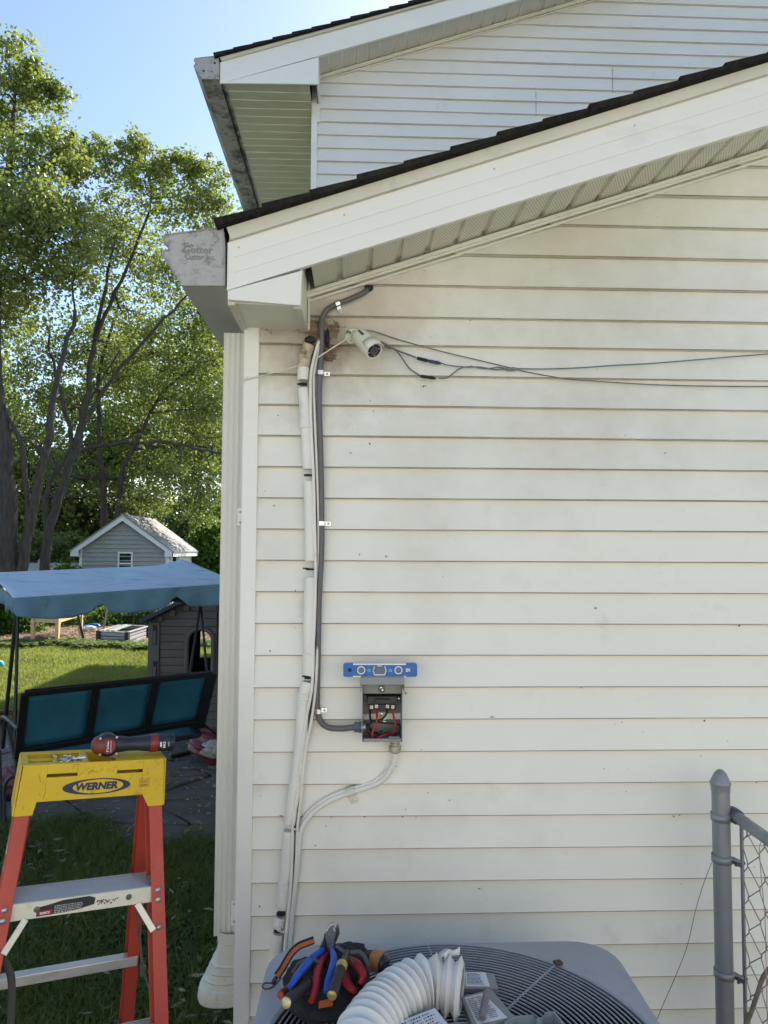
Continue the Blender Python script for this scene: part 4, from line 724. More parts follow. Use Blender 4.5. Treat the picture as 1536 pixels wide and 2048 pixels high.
for k in range(34):
    y0=-.196-k*.0225*2; pts=[]; n=int((zr-.03-.05)/hs)
    for i in range(n+1):
        z=zr-.028-i*hs; y=y0+(.0235 if (i+k)%2 else -.0235); s=.0028*(1 if (i%2) else -1)
        pts+=[V(xm+s,y-.004*(1 if (i+k)%2 else -1),z+.006),V(xm+s*2.2,y,z),V(xm+s,y-.004*(1 if (i+k)%2 else -1),z-.006)]
    mb.tube(pts,.0016,5)
mb.build('wire_mesh',M_chain,cf,smooth=60)
for y in (-.215,-.34):
    mb=MB(); mb.lathe([(.019,0),(.0195,.002),(.019,.004)],(xr,y,zr),(0,-1,0),18,cap=False); mb.tube([V(xr+.012,y,zr-.016),V(xr+.02,y-.004,zr-.03),V(xr+.008,y+.01,zr-.045)],.002,6); mb.build('tie_wire',M_galv,cf,smooth=60)
t=thing('copper_wire','thin bare copper wire drooping from the fence post to the ground','wire',tuple(P(1400,1850,-.15)))
M_cu=mat('thin_copper',(.30,.19,.14),rough=.45,metal=.6,var=.2)
cable('strand',[(1424,1724,-.13),(1408,1765,-.13),(1390,1825,-.12),(1375,1890,-.12),(1352,1950,-.12),(1328,2005,-.12),(1305,2060,-.12)],.0011,M_cu,t)
cable('strand',[(1523,1682,-.40),(1519,1700,-.41),(1523,1760,-.41),(1530,1840,-.41),(1532,1930,-.41),(1535,2060,-.41)],.0012,mat('pink_wire',(.45,.30,.27),rough=.5),t)
t=thing('dry_vine','grey withered vine stem climbing the chain link mesh at the right edge','vine',tuple(P(1500,2000,-.25)))
cable('stem',[(1478,2080,-.26),(1500,2030,-.28),(1514,1990,-.30),(1526,1955,-.31),(1545,1930,-.33)],.0062,mat('dry_vine',(.20,.18,.155),rough=.9,var=.3,scale=30),t)
# ---------------------------------------------------------------- air conditioner
zA=P(885,1884,-.35)[2]; XL=PZ(524,1965,zA)[0]; XRt=PZ(1272,1965,zA)[0]; YB=-.345; YFr=YB-(XRt-XL); cx=(XL+XRt)/2; cy=(YB+YFr)/2; RG=(XRt-XL)/2-.022
print('AC',zA,XL,XRt)
ac=thing('air_conditioner','grey outdoor air conditioner unit with round wire fan grille, tools lying on top','air conditioner',(cx,cy,0))
M_ac=mat('grey_powder_coat',(.37,.38,.415),rough=.5,var=.06,scale=5,bump=.03,bscale=90,stains=[((.15,.15,.165),.5,7.,.55)],spots=((.06,.055,.05),.045,26.)); M_acr=mat('grille_wire',(.30,.315,.345),rough=.5,var=.08,scale=20)
def rrect(x0,x1,y0,y1,rad,n=8):
    out=[]
    for (qx,qy,a0) in ((x1-rad,y1-rad,0),(x0+rad,y1-rad,math.pi/2),(x0+rad,y0+rad,math.pi),(x1-rad,y0+rad,1.5*math.pi)):
        for k in range(n+1): a_=a0+math.pi/2*k/n; out.append((qx+rad*math.cos(a_),qy+rad*math.sin(a_)))
    return out
mb=MB(); rr=[]
N=144
def rpoint(th,inset,rad):
    # point on rounded rectangle outline in direction th
    a=(XRt-XL)/2-inset; d=(math.cos(th),math.sin(th)); s=a/max(abs(d[0]),abs(d[1])); x,y=d[0]*s,d[1]*s
    if abs(x)>a-rad and abs(y)>a-rad:
        ox,oy=math.copysign(a-rad,x),math.copysign(a-rad,y); bq=d[0]*ox+d[1]*oy; cq=ox*ox+oy*oy-rad*rad; s=bq+math.sqrt(max(bq*bq-cq,0)); x,y=d[0]*s,d[1]*s
    return x,y
rows=[]
for (ins,dz,kind) in ((.004,-.06,0),(.001,-.055,0),(0,-.012,0),(.003,-.004,0),(.010,0,0),(None,.002,.010),(None,.005,.004),(None,.003,-.002),(None,-.006,-.004)):
    row=[]
    for k in range(N+1):
        th=2*math.pi*k/N
        if ins is not None: x,y=rpoint(th,ins,.105)
        else: x,y=math.cos(th)*(RG+kind),math.sin(th)*(RG+kind)
        row.append(V(cx+x,cy+y,zA+dz))
    rows.append(row)
mb.grid(rows); mb.build('top_panel',M_ac,ac,smooth=35)
mb=MB(); rows=[[V(cx+rpoint(2*math.pi*k/N,.012,.10)[0],cy+rpoint(2*math.pi*k/N,.012,.10)[1],z) for k in range(N+1)] for z in (.1,zA-.05)]; mb.grid(rows); mb.build('side_panel',M_ac,ac,smooth=35)
mb=MB()
for k in range(17): z=.14+k*.04; mb.grid([[V(cx+rpoint(2*math.pi*q/72,.0,.10)[0],cy+rpoint(2*math.pi*q/72,.0,.10)[1],z+dz) for q in range(73)] for dz in (0,.018)])
mb.build('louvre_panel',M_ac,ac,smooth=35)
nr=27; dome=lambda q:.004+.020*(1-(q/RG)**2)
mb=MB()
for k in range(nr):
    q=RG-.006-k*.0132; mb.tube([V(cx+q*math.cos(a_),cy+q*math.sin(a_),zA+dome(q)) for a_ in np.linspace(0,2*math.pi,121)],.0023,6,cap=False)
mb.build('grille_rings',M_acr,ac,smooth=60)
mb=MB(); pm=PZ(1112,1926,zA+.006)-V(cx,cy,zA); a0=math.atan2(pm[1],pm[0])
for k in range(8):
    a_=a0+k*math.pi/4; pts=[V(cx+q*math.cos(a_)+(.003 if i%2 else -.003)*math.sin(a_)*1.0,cy+q*math.sin(a_)-(.003 if i%2 else -.003)*math.cos(a_),zA+dome(q)-.002+(.003 if i%2 else 0)) for i,q in enumerate(np.arange(.09,RG,.0066))]; mb.tube(pts,.0024 if k in (0,) else .0018,5)
mb.build('grille_spokes',M_acr,ac,smooth=60)
mb=MB(); mb.lathe([(RG-.01,0),(RG-.01,-.25)],(cx,cy,zA-.01),(0,0,1),60,cap=False); mb.add([V(cx+.44*math.cos(a_),cy+.44*math.sin(a_),zA-.24) for a_ in np.linspace(0,2*math.pi,41)[:-1]],[tuple(range(40))]); mb.build('fan_shroud',M_black,ac)
for k in range(3):
    mb=MB(); a_=k*2.094+.5; g=[[V(cx+q*math.cos(a_+s_*.38),cy+q*math.sin(a_+s_*.38),zA-.10-.05*s_) for s_ in (-1,-.3,.3,1)] for q in (.06,.2,.33,.40)]; mb.grid(g); mb.build('fan_blade',mat('fan_metal',(.12,.12,.13),rough=.4,metal=.6),ac,solid=.002)
mb=MB(); mb.lathe([(.07,-.12),(.07,-.04),(.05,-.03)],(cx,cy,zA),(0,0,1),24); mb.build('fan_motor',M_black,ac,smooth=30)
p=PZ(1116,1925,zA+.012); mb=MB(); mb.obox(p,(.010,.002,0),(-.002,.008,0),(0,0,.003)); lo=mb.build('screw_clip',mat('rust_clip',(.09,.055,.04),rough=.8),ac,bevel=.001)
# ---------------------------------------------------------------- white corrugated duct
dt=thing('corrugated_duct','white corrugated flexible duct with torn end lying on the grille','duct',tuple(PZ(850,1980,zA)))
M_duct=mat('white_vinyl_duct',(.72,.71,.67),rough=.42,var=.04,scale=12,bump=.08,bscale=50,stains=[((.42,.38,.30),.4,30.,.62)])
zc=zA+.075
path=smoothpath([PZ(924,1978,zc),PZ(895,1972,zc+.002),PZ(862,1968,zc+.004),PZ(828,1976,zc+.004),PZ(795,1998,zc+.004),PZ(762,2030,zc),PZ(735,2065,zc),PZ(715,2110,zc-.002),PZ(700,2170,zc-.004)],40)
L=[0]; 
for a,b in zip(path[:-1],path[1:]): L.append(L[-1]+np.linalg.norm(b-a))
mb=MB(); pts=[];rs=[]; s=0; i=0; R0=.061; ph=0
while s<L[-1]:
    while i<len(L)-2 and L[i+1]<s: i+=1
    f=(s-L[i])/max(L[i+1]-L[i],1e-6); pts.append(path[i]+(path[i+1]-path[i])*min(1,f)); pitch=.0215+.006*math.sin(s*21)+.005*(s>.2); ph+=.0022/pitch; w_=abs((ph%1)-.5)*2; rs.append(R0-.016+.017*(1-w_**.8)+.001*math.sin(s*90)); s+=.0022
mb.tube(pts,rs,40,cap=False); mb.build('tube',M_duct,dt,smooth=50,solid=.0015)
mb=MB(); b0=PZ(880,1912,zc+.05)
zz=lambda px,py,Y:P(px,py,Y)
Yt=pts[8][1]+.02
g=[[zz(875,1926,Yt-.02),zz(888,1908,Yt-.01),zz(890,1930,Yt)],[zz(878,1906,Yt),zz(899,1898,Yt+.01),zz(899,1924,Yt+.01)],[zz(890,1897,Yt+.01),zz(905,1904,Yt+.015),zz(903,1912,Yt+.01)],[zz(910,1901,Yt+.01),zz(920,1893,Yt+.02),zz(919,1911,Yt+.01)]]
mb.grid(g); mb.build('torn_flap',M_duct,dt,solid=.002,smooth=20)
# ---------------------------------------------------------------- box covers and labels on the unit
M_lab=mat('paper_label',(.70,.72,.74),rough=.5,var=.03); M_cov=mat('grey_cover',(.235,.25,.25),rough=.4,var=.05,scale=12,stains=[((.18,.19,.19),.4,40.,.6)])
M_ink=mat('printed_ink',(.05,.05,.06),rough=.6)
def quadslab(q,z,th,nm,m,parent,bev=.0015): 
    pts=[PZ(x,y,z) for x,y in q]; mb=MB(); mb.prism(pts,(0,0,-th)); return mb.build(nm,m,parent,bevel=bev),pts
def label(q,z,parent,rows,seed,cols=2,red=False):
    pts=[PZ(x,y,z+.0006) for x,y in q]; mb=MB(); mb.add(pts,[(0,1,2,3)]); lo_=mb.build('label',M_lab,parent)
    r_=random.Random(seed); mb=MB(); u0,v0=pts[0],None
    e=lambda s,t:(pts[0]*(1-s)+pts[1]*s)*(1-t)+(pts[3]*(1-s)+pts[2]*s)*t+V(0,0,.0004)
    for j in range(rows):
        t=.08+.84*j/rows
        for c in range(cols):
            s=.06+c*.9/cols; end=s+.80/cols*r_.uniform(.55,1)
            while s<end:
                w_=r_.uniform(.02,.09)/cols*1.6; mb.add([e(s,t),e(min(s+w_,end),t),e(min(s+w_,end),t+.40/rows),e(s,t+.40/rows)],[(0,1,2,3)]); s+=w_+.022
    mb.build('print',M_ink,lo_); return lo_
t=thing('metal_cover','small grey metal cover with a white label, farthest back on the grille','cover',tuple(PZ(960,1960,zA)))
quadslab([(926,1943),(988,1946),(996.5,1977),(924,1976)],zA+.034,.012,'plate',M_cov,t); label([(931,1943.5),(971,1945),(980,1973),(932,1972.5)],zA+.034,t,9,1,1)
t=thing('metal_cover','large grey box cover with a printed label, between duct and tray','cover',tuple(PZ(980,2010,zA)))
quadslab([(922,1993),(983,1978),(1029,2033),(948,2060)],zA+.040,.030,'plate',M_cov,t); label([(929,1995),(967,1986),(1015.5,2036),(954,2049)],zA+.040,t,13,2,2)
t=thing('conduit_offcut','short grey conduit offcut lying across the large label','conduit',tuple(PZ(970,2005,zA)))
mb=MB(); a=PZ(974,1982,zA+.056); b=PZ(964,2035,zA+.052); mb.tube([a,b],.0080,14); mb.build('tube',mat('grey_offcut',(.19,.18,.20),rough=.5,var=.1,scale=30),t,smooth=40)
for q in (-.003,.0035):
    mb=MB(); dd=nrm(b-a); mb.tube([b,b+dd*.0035+V(q,0,0)*.2],.0028,8); mb.build('wire_end',M_cu,t); 
t=thing('open_tray','open grey pressed tray with notched rim at the front of the grille','tray',tuple(PZ(1080,2050,zA)))
zt_=zA+.045; rim=[(1008,2043),(1030,2032),(1066,2029),(1073,2037),(1084,2034),(1092,2024),(1108,2022),(1122,2038),(1140,2075),(1030,2110)]
pts=[PZ(x,y,zt_) for x,y in rim]; mb=MB(); n=len(pts); c_=sum(pts)/n; inn=[p+(c_-p)*.06 for p in pts]; mb.add(pts+[p-V(0,0,.035) for p in pts]+inn+[p-V(0,0,.028) for p in inn],[(i,(i+1)%n,(i+1)%n+n,i+n) for i in range(n)]+[(i,(i+1)%n,(i+1)%n+2*n,i+2*n) for i in range(n)]+[(i+2*n,(i+1)%n+2*n,(i+1)%n+3*n,i+3*n) for i in range(n)]+[tuple(range(3*n,4*n)),tuple(range(n,2*n))]); mb.build('tray_shell',mat('blue_grey_tray',(.26,.30,.32),rough=.35,var=.05),t)
t=thing('metal_cover','box cover with a large white wiring diagram label, nearest the bottom edge','cover',tuple(PZ(850,2060,zA)))
quadslab([(778,2049),(870,2014),(912,2064),(800,2130)],zA+.085,.03,'plate',M_cov,t); lb=label([(784,2049),(869.5,2016),(905,2062),(812,2118)],zA+.085,t,8,5,3)
# ---------------------------------------------------------------- tool pouch
tp=thing('tool_pouch','black tool pouch on the left side of the air conditioner','tool pouch',tuple(PZ(650,1960,zA)))
M_fab=mat('black_nylon',(.016,.016,.018),rough=.8,var=.3,scale=40,bump=.4,bscale=120); M_or=mat('orange_trim',(.45,.12,.025),rough=.6,var=.15,scale=40)
zb_=zA+.004
c=PZ(655,1985,zA+.03); lump('pouch_body',c,(.092,.105,.038),M_fab,tp,amp=.13,fr=2.6,n=40,seed=1); lump('pocket',P(692,1930,-.60),(.055,.045,.042),M_fab,tp,amp=.2,fr=3,seed=6); lump('pocket',P(615,1955,-.62),(.05,.045,.035),M_fab,tp,amp=.2,fr=3,seed=9)
for l_,r_ in (([(598,1960),(603,1930),(620,1918),(640,1925)],.004),([(700,1905),(722,1905),(735,1930),(735,1965)],.005),([(672,1892),(690,1905),(708,1925)],.004),([(585,1945),(600,1925),(625,1915)],.0035)):
    mb=MB(); mb.tube(smoothpath([P(x,y,-.66) for x,y in l_],5),r_,8); mb.build('binding',mat('grey_binding',(.07,.07,.08),rough=.7),tp,smooth=60)
mb=MB(); q=PZ(652,2009,zA+.05); mb.obox(q,(.016,.002,.002),(0,.006,.004),(0,-.003,.006)); mb.build('buckle',M_or,tp,bevel=.002)
mb=MB(); q=PZ(640,2022,zA+.03)
mb.bar(PZ(585,2018,zA+.02),PZ(735,2025,zA+.02),.03,.008); mb.bar(PZ(633,2000,zA+.045),PZ(634,2040,zA+.01),.014,.006); mb.build('strap',M_fab,tp,bevel=.002)
def plier(lab,hcol,head,handles,Y,hr=.0088,nm='pliers',hl=None):
    t=thing(nm,lab,'pliers',tuple(P(*head[-1][:2],Y))); mh=mat('grip_'+hcol[0],hcol[1],rough=.45,var=.12,scale=30)
    for h in handles: mb=MB(); pp=smoothpath([P(x,y,Y+dy) for x,y,dy in h],5); n=len(pp); mb.tube(pp,[hr*(.75+.35*math.sin(math.pi*min(1,(i+1)/n*1.1))) for i in range(n)],10); mb.build('grip',mh,t,smooth=60)
    return t
M_steel=mat('tool_steel',(.42,.43,.44),rough=.28,metal=.85,var=.2,scale=30); M_dsteel=mat('dark_tool_steel',(.09,.09,.095),rough=.35,metal=.7,var=.2,scale=30)
t=plier('blue handled cutting pliers standing nose up in the pouch',('blue',(.012,.085,.42)),[(660,1900)],[[(646,1900,-.0),(628,1914,-.04),(608,1935,-.09),(592,1955,-.13),(578,1977,-.15)],[(664,1901,0),(668,1918,-.05),(664,1940,-.09),(656,1962,-.12),(651,1985,-.14)]],-.60,.0084)
mb=MB(); Yh=-.60; mb.prism([P(650,1875,Yh),P(652,1862,Yh),P(660,1849,Yh),P(667,1848,Yh),P(668,1856,Yh),P(672,1862,Yh),P(668,1902,Yh),P(656,1902,Yh)],(0,.012,0)); mb.build('jaw',M_steel,t,bevel=.002)
mb=MB(); mb.prism([P(671,1864,Yh+.002),P(674,1850,Yh+.002),P(678,1856,Yh+.002),P(679,1868,Yh+.002),P(672,1886,Yh+.002),P(664,1905,Yh+.002),P(660,1905,Yh+.002)],(0,.012,0)); mb.prism([P(648,1868,Yh+.004),P(647,1880,Yh+.004),P(638,1900,Yh+.004),P(650,1912,Yh+.004),P(658,1896,Yh+.004)],(0,.012,0)); mb.build('jaw',M_dsteel,t,bevel=.002)
plier('red handled pliers in the middle of the pouch, left of the black screwdriver',('red',(.34,.014,.018)),[(650,1905)],[[(653,1910,.01),(641,1925,-.04),(634,1950,-.09),(631,1975,-.12),(622,2003,-.15)]],-.60,.0092)
plier('red handled pliers lying at the right of the pouch',('dark_red',(.32,.014,.016)),[(700,1920)],[[(700,1919,0),(715,1930,-.02),(726,1950,-.04),(720,1968,-.05)],[(690,1940,0),(692,1960,-.03),(702,1976,-.05),(712,1982,-.06)]],-.64,.0092)
def driver(lab,a,b,r,Y0,Y1,mc,capm,collar=None,nm='screwdriver'):
    A_=P(*a,Y0); B_=P(*b,Y1); d=B_-A_; Ln=np.linalg.norm(d); d/=Ln; t=thing(nm,lab,nm.replace('_',' '),tuple(A_)); mb=MB(); mb.lathe([(r*.55,0),(r*.8,Ln*.06),(r*.98,Ln*.2),(r*.88,Ln*.45),(r*1.0,Ln*.75),(r,Ln*.95),(r*.9,Ln)],A_,d,18); mb.build('handle',mc,t,smooth=50)
    mb=MB(); mb.lathe([(r*.86,0),(r*.9,.002),(r*.74,.004),(r*.3,.0048)],B_,d,20); mb.build('end_cap',capm,t,smooth=40)
    if collar: mb=MB(); mb.lathe([(r*1.02,0),(r*1.08,.004),(r*1.02,.014),(r*.9,.016)],A_-d*.004,d,18); mb.build('collar',collar,t,smooth=40); mb=MB(); mb.tube([A_-d*.035+V(.004,.01,0),A_],r*.55,10); mb.build('shank',M_dsteel,t,smooth=50)
    return t
M_gold=mat('gold_cap',(.42,.32,.10),rough=.35,metal=.5,var=.3,scale=120); M_grip=mat('black_grip',(.02,.021,.023),rough=.55,var=.2,scale=60,bump=.2,bscale=200)
driver('black screwdriver with yellow collar pointing at the camera, centre of the pouch',(684,1930),(664,1990),.0118,-.70,-.79,M_grip,M_gold,M_gold)
driver('thick black screwdriver with pale gold end cap, lowest left in the pouch',(620,1965),(573,2005),.0125,-.70,-.80,M_grip,mat('pale_gold_cap',(.55,.48,.28),rough=.4,metal=.4,var=.35,scale=140))
driver('dark red handled screwdriver beside the thick black one at far left',(606,1955),(562,1990),.0095,-.64,-.72,mat('maroon_grip',(.10,.015,.015),rough=.5),mat('orange_cap',(.35,.05,.03),rough=.5))
driver('red screwdriver with orange ring behind the blue left handle',(622,1925),(590,1948),.0100,-.60,-.64,mat('red_grip',(.25,.02,.015),rough=.5),mat('orange_cap',(.35,.05,.03),rough=.5))
fl=thing('flashlight','black hand torch with orange ring at the right side of the pouch','flashlight',tuple(P(735,1915,-.55)))
A_=P(692,1896,-.56); B_=P(752,1921,-.60); d=nrm(B_-A_); Ln=np.linalg.norm(B_-A_)
mb=MB(); mb.lathe([(.012,0),(.014,.004),(.0145,Ln*.7),(.018,Ln*.8),(.018,Ln)],A_,d,24); mb.build('barrel',M_grip,fl,smooth=40)
mb=MB(); mb.lathe([(.0185,-.012),(.0225,-.008),(.0235,.004),(.0225,.014),(.019,.016)],B_,d,28); mb.build('ring',mat('orange_ring',(.42,.17,.05),rough=.55,var=.15,scale=60,bump=.2,bscale=300),fl,smooth=40)
mb=MB(); mb.lathe([(.0195,.014),(.0205,.018),(.0185,.026),(.010,.031),(.001,.032)],B_,d,28); mb.build('head',mat('dark_lens',(.018,.02,.03),rough=.25),fl,smooth=60)
q=P(778,1914,-.60); mb=MB(); mb.lathe([(.003,0),(.005,.004),(.003,.012),(.006,.014),(.006,.018)],q,(-.6,0,-.4),10); mb.build('key_ring',M_gold,fl)
ly=thing('lanyard','black and orange webbing lanyard arching left out of the pouch','lanyard',tuple(PZ(575,1940,zA)))
lp=smoothpath([P(628,1880,-.58),P(612,1886,-.585),P(598,1892,-.59),P(584,1905,-.60),P(573,1922,-.615),P(564,1938,-.63),P(554,1952,-.64)],6)
for (w_,off,m_,nm) in ((.0085,0,M_fab,'webbing'),(.0042,-.0022,M_or,'stripe')):
    g=[]; 
    for i,p in enumerate(lp): tt=nrm(lp[min(i+1,len(lp)-1)]-lp[max(i-1,0)]); s_=nrm(np.cross(tt,(0,-1,.2))); g.append([p-s_*w_+V(0,off,0),p+s_*w_+V(0,off,0)])
    mb=MB(); mb.grid(g); mb.build(nm,m_,ly,solid=.002)
mb=MB(); mb.tube([P(552,1955,-.64),P(548,1963,-.65),P(545,1968,-.655)],[.0045,.006,.004],8); mb.build('swivel',M_dsteel,ly,smooth=60)
zq=zA+.012
mb=MB(); lp2=smoothpath([PZ(x,y,zq) for x,y in ((562,1956),(550,1970),(541,1976),(530,1978),(525,1972),(531,1966),(542,1966),(552,1960),(560,1950))],5); mb.tube(lp2,.0021,8); mb.build('carabiner',M_dsteel,ly,smooth=60)
# ---------------------------------------------------------------- step ladder
M_yel=mat('yellow_plastic',(.66,.44,.012),rough=.42,var=.07,scale=14,bump=.05,bscale=60,stains=[((.20,.14,.03),.6,34.,.60),((.10,.08,.04),.5,9.,.66)])
M_fib=mat('orange_fibreglass',(.42,.052,.03),rough=.5,var=.1,scale=12,stains=[((.20,.03,.02),.6,30.,.60),((.62,.30,.24),.5,16.,.64)],stretch=(1,1,.3))
M_alu=mat('mill_aluminium',(.62,.60,.56),rough=.38,metal=.55,var=.12,scale=10,stains=[((.30,.28,.24),.5,22.,.58)],stretch=(.3,1,1))
M_alc=mat('cream_step_front',(.72,.67,.55),rough=.4,metal=.15,var=.08,scale=14,stains=[((.35,.30,.2),.5,24.,.6)])
ang=R(26); tl=R(4.6); EX=V(math.cos(ang)*math.cos(tl),math.sin(ang)*math.cos(tl),-math.sin(tl)); EY=V(-math.sin(ang),math.cos(ang),0); EZ=np.cross(EX,EY)
CAPC=P(194,1524,-.583); zc0=CAPC[2]; ORG=V(CAPC[0],CAPC[1],0)
L_=lambda x,y,z: CAPC+EX*x+EY*y+EZ*(z-zc0)
lad=thing('step_ladder','orange fibreglass step ladder with yellow top cap, standing at lower left','ladder',tuple(ORG))
hw=.161
def lprism(poly,ext,**k): return MB().prism([L_(*p) for p in poly],EX*ext[0]+EY*ext[1]+V(0,0,ext[2]))
# cap: front face with ears, slots cut as real openings; top deck with recesses; back and side skirts
zt=zc0; h=.084; he=.113
def strip_with_slots(y,th):
    mb=MB(); xs_=[-hw+.004,-.106,-.040,.048,.108,hw-.004]
    for i in range(5):
        a,b=xs_[i],xs_[i+1]
        if i in (1,3): mb.prism([L_(a,y,zt),L_(b,y,zt),L_(b,y,zt-.0225),L_(a,y,zt-.0225)],EY*th); mb.prism([L_(a,y,zt-.030),L_(b,y,zt-.030),L_(b,y,zt-h),L_(a,y,zt-h)],EY*th)
        elif i==0: mb.prism([L_(a,y,zt),L_(b,y,zt),L_(b,y,zt-h),L_(b-.015,y,zt-h),L_(-hw+.034,y,zt-he),L_(-hw-.004,y,zt-he)],EY*th)
        elif i==4: mb.prism([L_(a,y,zt),L_(b,y,zt),L_(hw+.004,y,zt-he),L_(hw-.032,y,zt-he),L_(hw-.048,y,zt-h),L_(a,y,zt-h)],EY*th)
        else: mb.prism([L_(a,y,zt),L_(b,y,zt),L_(b,y,zt-h),L_(a,y,zt-h)],EY*th)
    return mb
mb=strip_with_slots(0,.006)
DZ=.118
# top deck pieces around two recesses (tool tray and bucket recess)
def deck(x0,x1,y0,y1,z): mb.box((0,0,0),(0,0,0)) if 0 else mb.prism([L_(x0,y0,z),L_(x1,y0,z),L_(x1,y1,z),L_(x0,y1,z)],(0,0,-.004))
X=[-hw+.002,-.146,-.092,-.087,-.030,-.018,.050,.060,hw-.002]
deck(X[0],X[1],.006,DZ,zt); deck(X[1],X[2],.006,.022,zt); deck(X[1],X[2],.055,.075,zt-.004); deck(X[1],X[2],.098,DZ,zt); deck(X[1],X[2],.022,.055,zt-.010); deck(X[1],X[2],.075,.098,zt-.022)
deck(X[2],X[3],.006,DZ,zt); deck(X[3],X[4],.006,.016,zt); deck(X[3],X[4],.100,DZ,zt-.002); deck(X[3],X[4],.016,.100,zt-.016)
deck(X[4],X[5],.006,DZ,zt); deck(X[5],X[6],.006,.012,zt-.003); deck(X[5],X[6],.102,DZ,zt); deck(X[5],X[6],.012,.102,zt-.030); deck(X[6],X[7],.006,DZ,zt); deck(X[7],X[8],.006,DZ,zt)
for (xa,xb_,ya,yb2,zz_) in ((X[1],X[2],.098,.100,.022),(X[3],X[4],.100,.102,.016),(X[5],X[6],.100,.102,.03),(X[3],X[3]+.002,.016,.1,.016),(X[4]-.002,X[4],.016,.1,.016),(X[5],X[5]+.002,.012,.1,.03),(X[6]-.002,X[6],.012,.1,.03)):
    mb.prism([L_(xa,ya,zt-.001),L_(xb_,ya,zt-.001),L_(xb_,yb2,zt-.001),L_(xa,yb2,zt-.001)],(0,0,-zz_))
for s in (-1,1): mb.prism([L_(s*(hw-.002),.006,zt-.001),L_(s*(hw-.002),DZ,zt-.001),L_(s*(hw+.004),DZ+.01,zt-he),L_(s*(hw+.004),.003,zt-he)],EX*s*.004)
mb.prism([L_(-hw,DZ,zt),L_(hw,DZ,zt),L_(hw+.004,DZ+.004,zt-he+.02),L_(-hw-.004,DZ+.004,zt-he+.02)],EY*.004)
cap=mb.build('top_cap',M_yel,lad,bevel=.0022,seg=3)
# wordmark in its lens shaped ring
lx,lz=.006,zt-.0565
M_nav=mat('navy_print',(.02,.03,.075),rough=.5,var=.3,scale=60,stains=[((.5,.36,.03),.7,70.,.62)])
mb=MB(); n=48; A1,B1=.0760,.0185
g=[]; 
for rr_ in (0,1):
    row=[]
    for k in range(n+1):
        a_=2*math.pi*k/n; x=math.cos(a_)*A1; z=math.sin(a_)*B1
        if rr_: x=math.cos(a_)*(A1-.0195) + (.003 if 1 else 0); z=math.sin(a_)*(B1-.0026)
        row.append(L_(lx+x,-.0008,lz+z+.0*x))
    g.append(row)
mb.grid(g); mb.build('logo_ring',M_nav,cap)
text('lettering','WERNER',.0225,L_(lx-.001,-.0006,lz),EX,EZ,M_nav,cap,bold=.0011,sx=1.03,shear=.12)
mb=MB(); 
for (a,b,c_,d_) in ((.102,.126,-.0445,-.0455),(.102,.126,-.0635,-.0645),(.102,.103,-.0445,-.0645),(.125,.126,-.0445,-.0645)): mb.prism([L_(a,-.0005,zt+c_),L_(b,-.0005,zt+c_),L_(b,-.0005,zt+d_),L_(a,-.0005,zt+d_)],EY*.0004)
for k in range(8): x=.105+k*.0024; mb.prism([L_(x,-.0005,zt-.048),L_(x+.0009,-.0005,zt-.048),L_(x+.0009,-.0005,zt-.057),L_(x,-.0005,zt-.057)],EY*.0004)
mb.build('stamp',mat('stamp_brown',(.28,.17,.02),rough=.6),cap); text('lettering','WERNER',.0042,L_(.114,-.0008,zt-.0607),EX,EZ,MATS['stamp_brown'],cap,bold=.0002)
rs=random.Random(5); mb=MB()
for _ in range(46):
    x=rs.uniform(-.165,.165) if _>16 else rs.gauss(-.01,.022); z=zt-rs.uniform(.004,.10) if _>16 else zt-.022+rs.gauss(0,.007); a_=rs.uniform(.6,1.9) if _>16 else rs.gauss(.7,.2); l=rs.uniform(.004,.022) if _>16 else rs.uniform(.004,.010)
    if abs(z-(zt-.0263))<.006 and (-.115<x<-.04 or .05<x<.12): continue
    if z<zt-.082 and abs(x)<.13: continue
    mb.tube([L_(x,-.0003,z),L_(x+math.cos(a_)*l*.5+rs.gauss(0,.001),-.0003,z+math.sin(a_)*l*.5),L_(x+math.cos(a_)*l,-.0003,min(z+math.sin(a_)*l,zt-.001))],.00035,3)
mb.build('scuff_marks',mat('scuff',(.15,.10,.03),rough=.8),cap)
def channel(a,b,w,dpt,th,inward,mfib,nm='rail',back=False):
    """C channel from a to b (local coords); front flange, side web, rear flange"""
    mb=MB(); a=np.array(a,float); b=np.array(b,float); s=inward
    for (x0,x1,y0,y1) in ((0,s*w,0,th),(0,s*th,th,dpt-th),(0,s*w,dpt-th,dpt)):
        q=[(x0,y0),(x1,y0),(x1,y1),(x0,y1)]; mb.add([L_(a[0]+x,a[1]+y,a[2]) for x,y in q]+[L_(b[0]+x,b[1]+y,b[2]) for x,y in q],[(0,1,2,3),(7,6,5,4),(0,4,5,1),(1,5,6,2),(2,6,7,3),(3,7,4,0)])
    return mb.build(nm,mfib,lad,bevel=.0012)
zr0=zt-.05; K=.27; SPL=.085
def fr(z,s): d=zr0-z; return (s*(hw-.003+SPL*d),.021-K*d,z)
def rr(z,s): d=zr0-z; return (s*(hw-.012+SPL*d*.7),.058+.20*d,z)
for s in (-1,1): channel(fr(zr0,s),fr(0.0,s),.031,.070,.0035,-s,M_fib,'front_rail')
M_fibd=M_fib
for s in (-1,1): channel(rr(zr0,s),rr(0.0,s),.030,.048,.003,-s,M_fibd,'rear_rail')
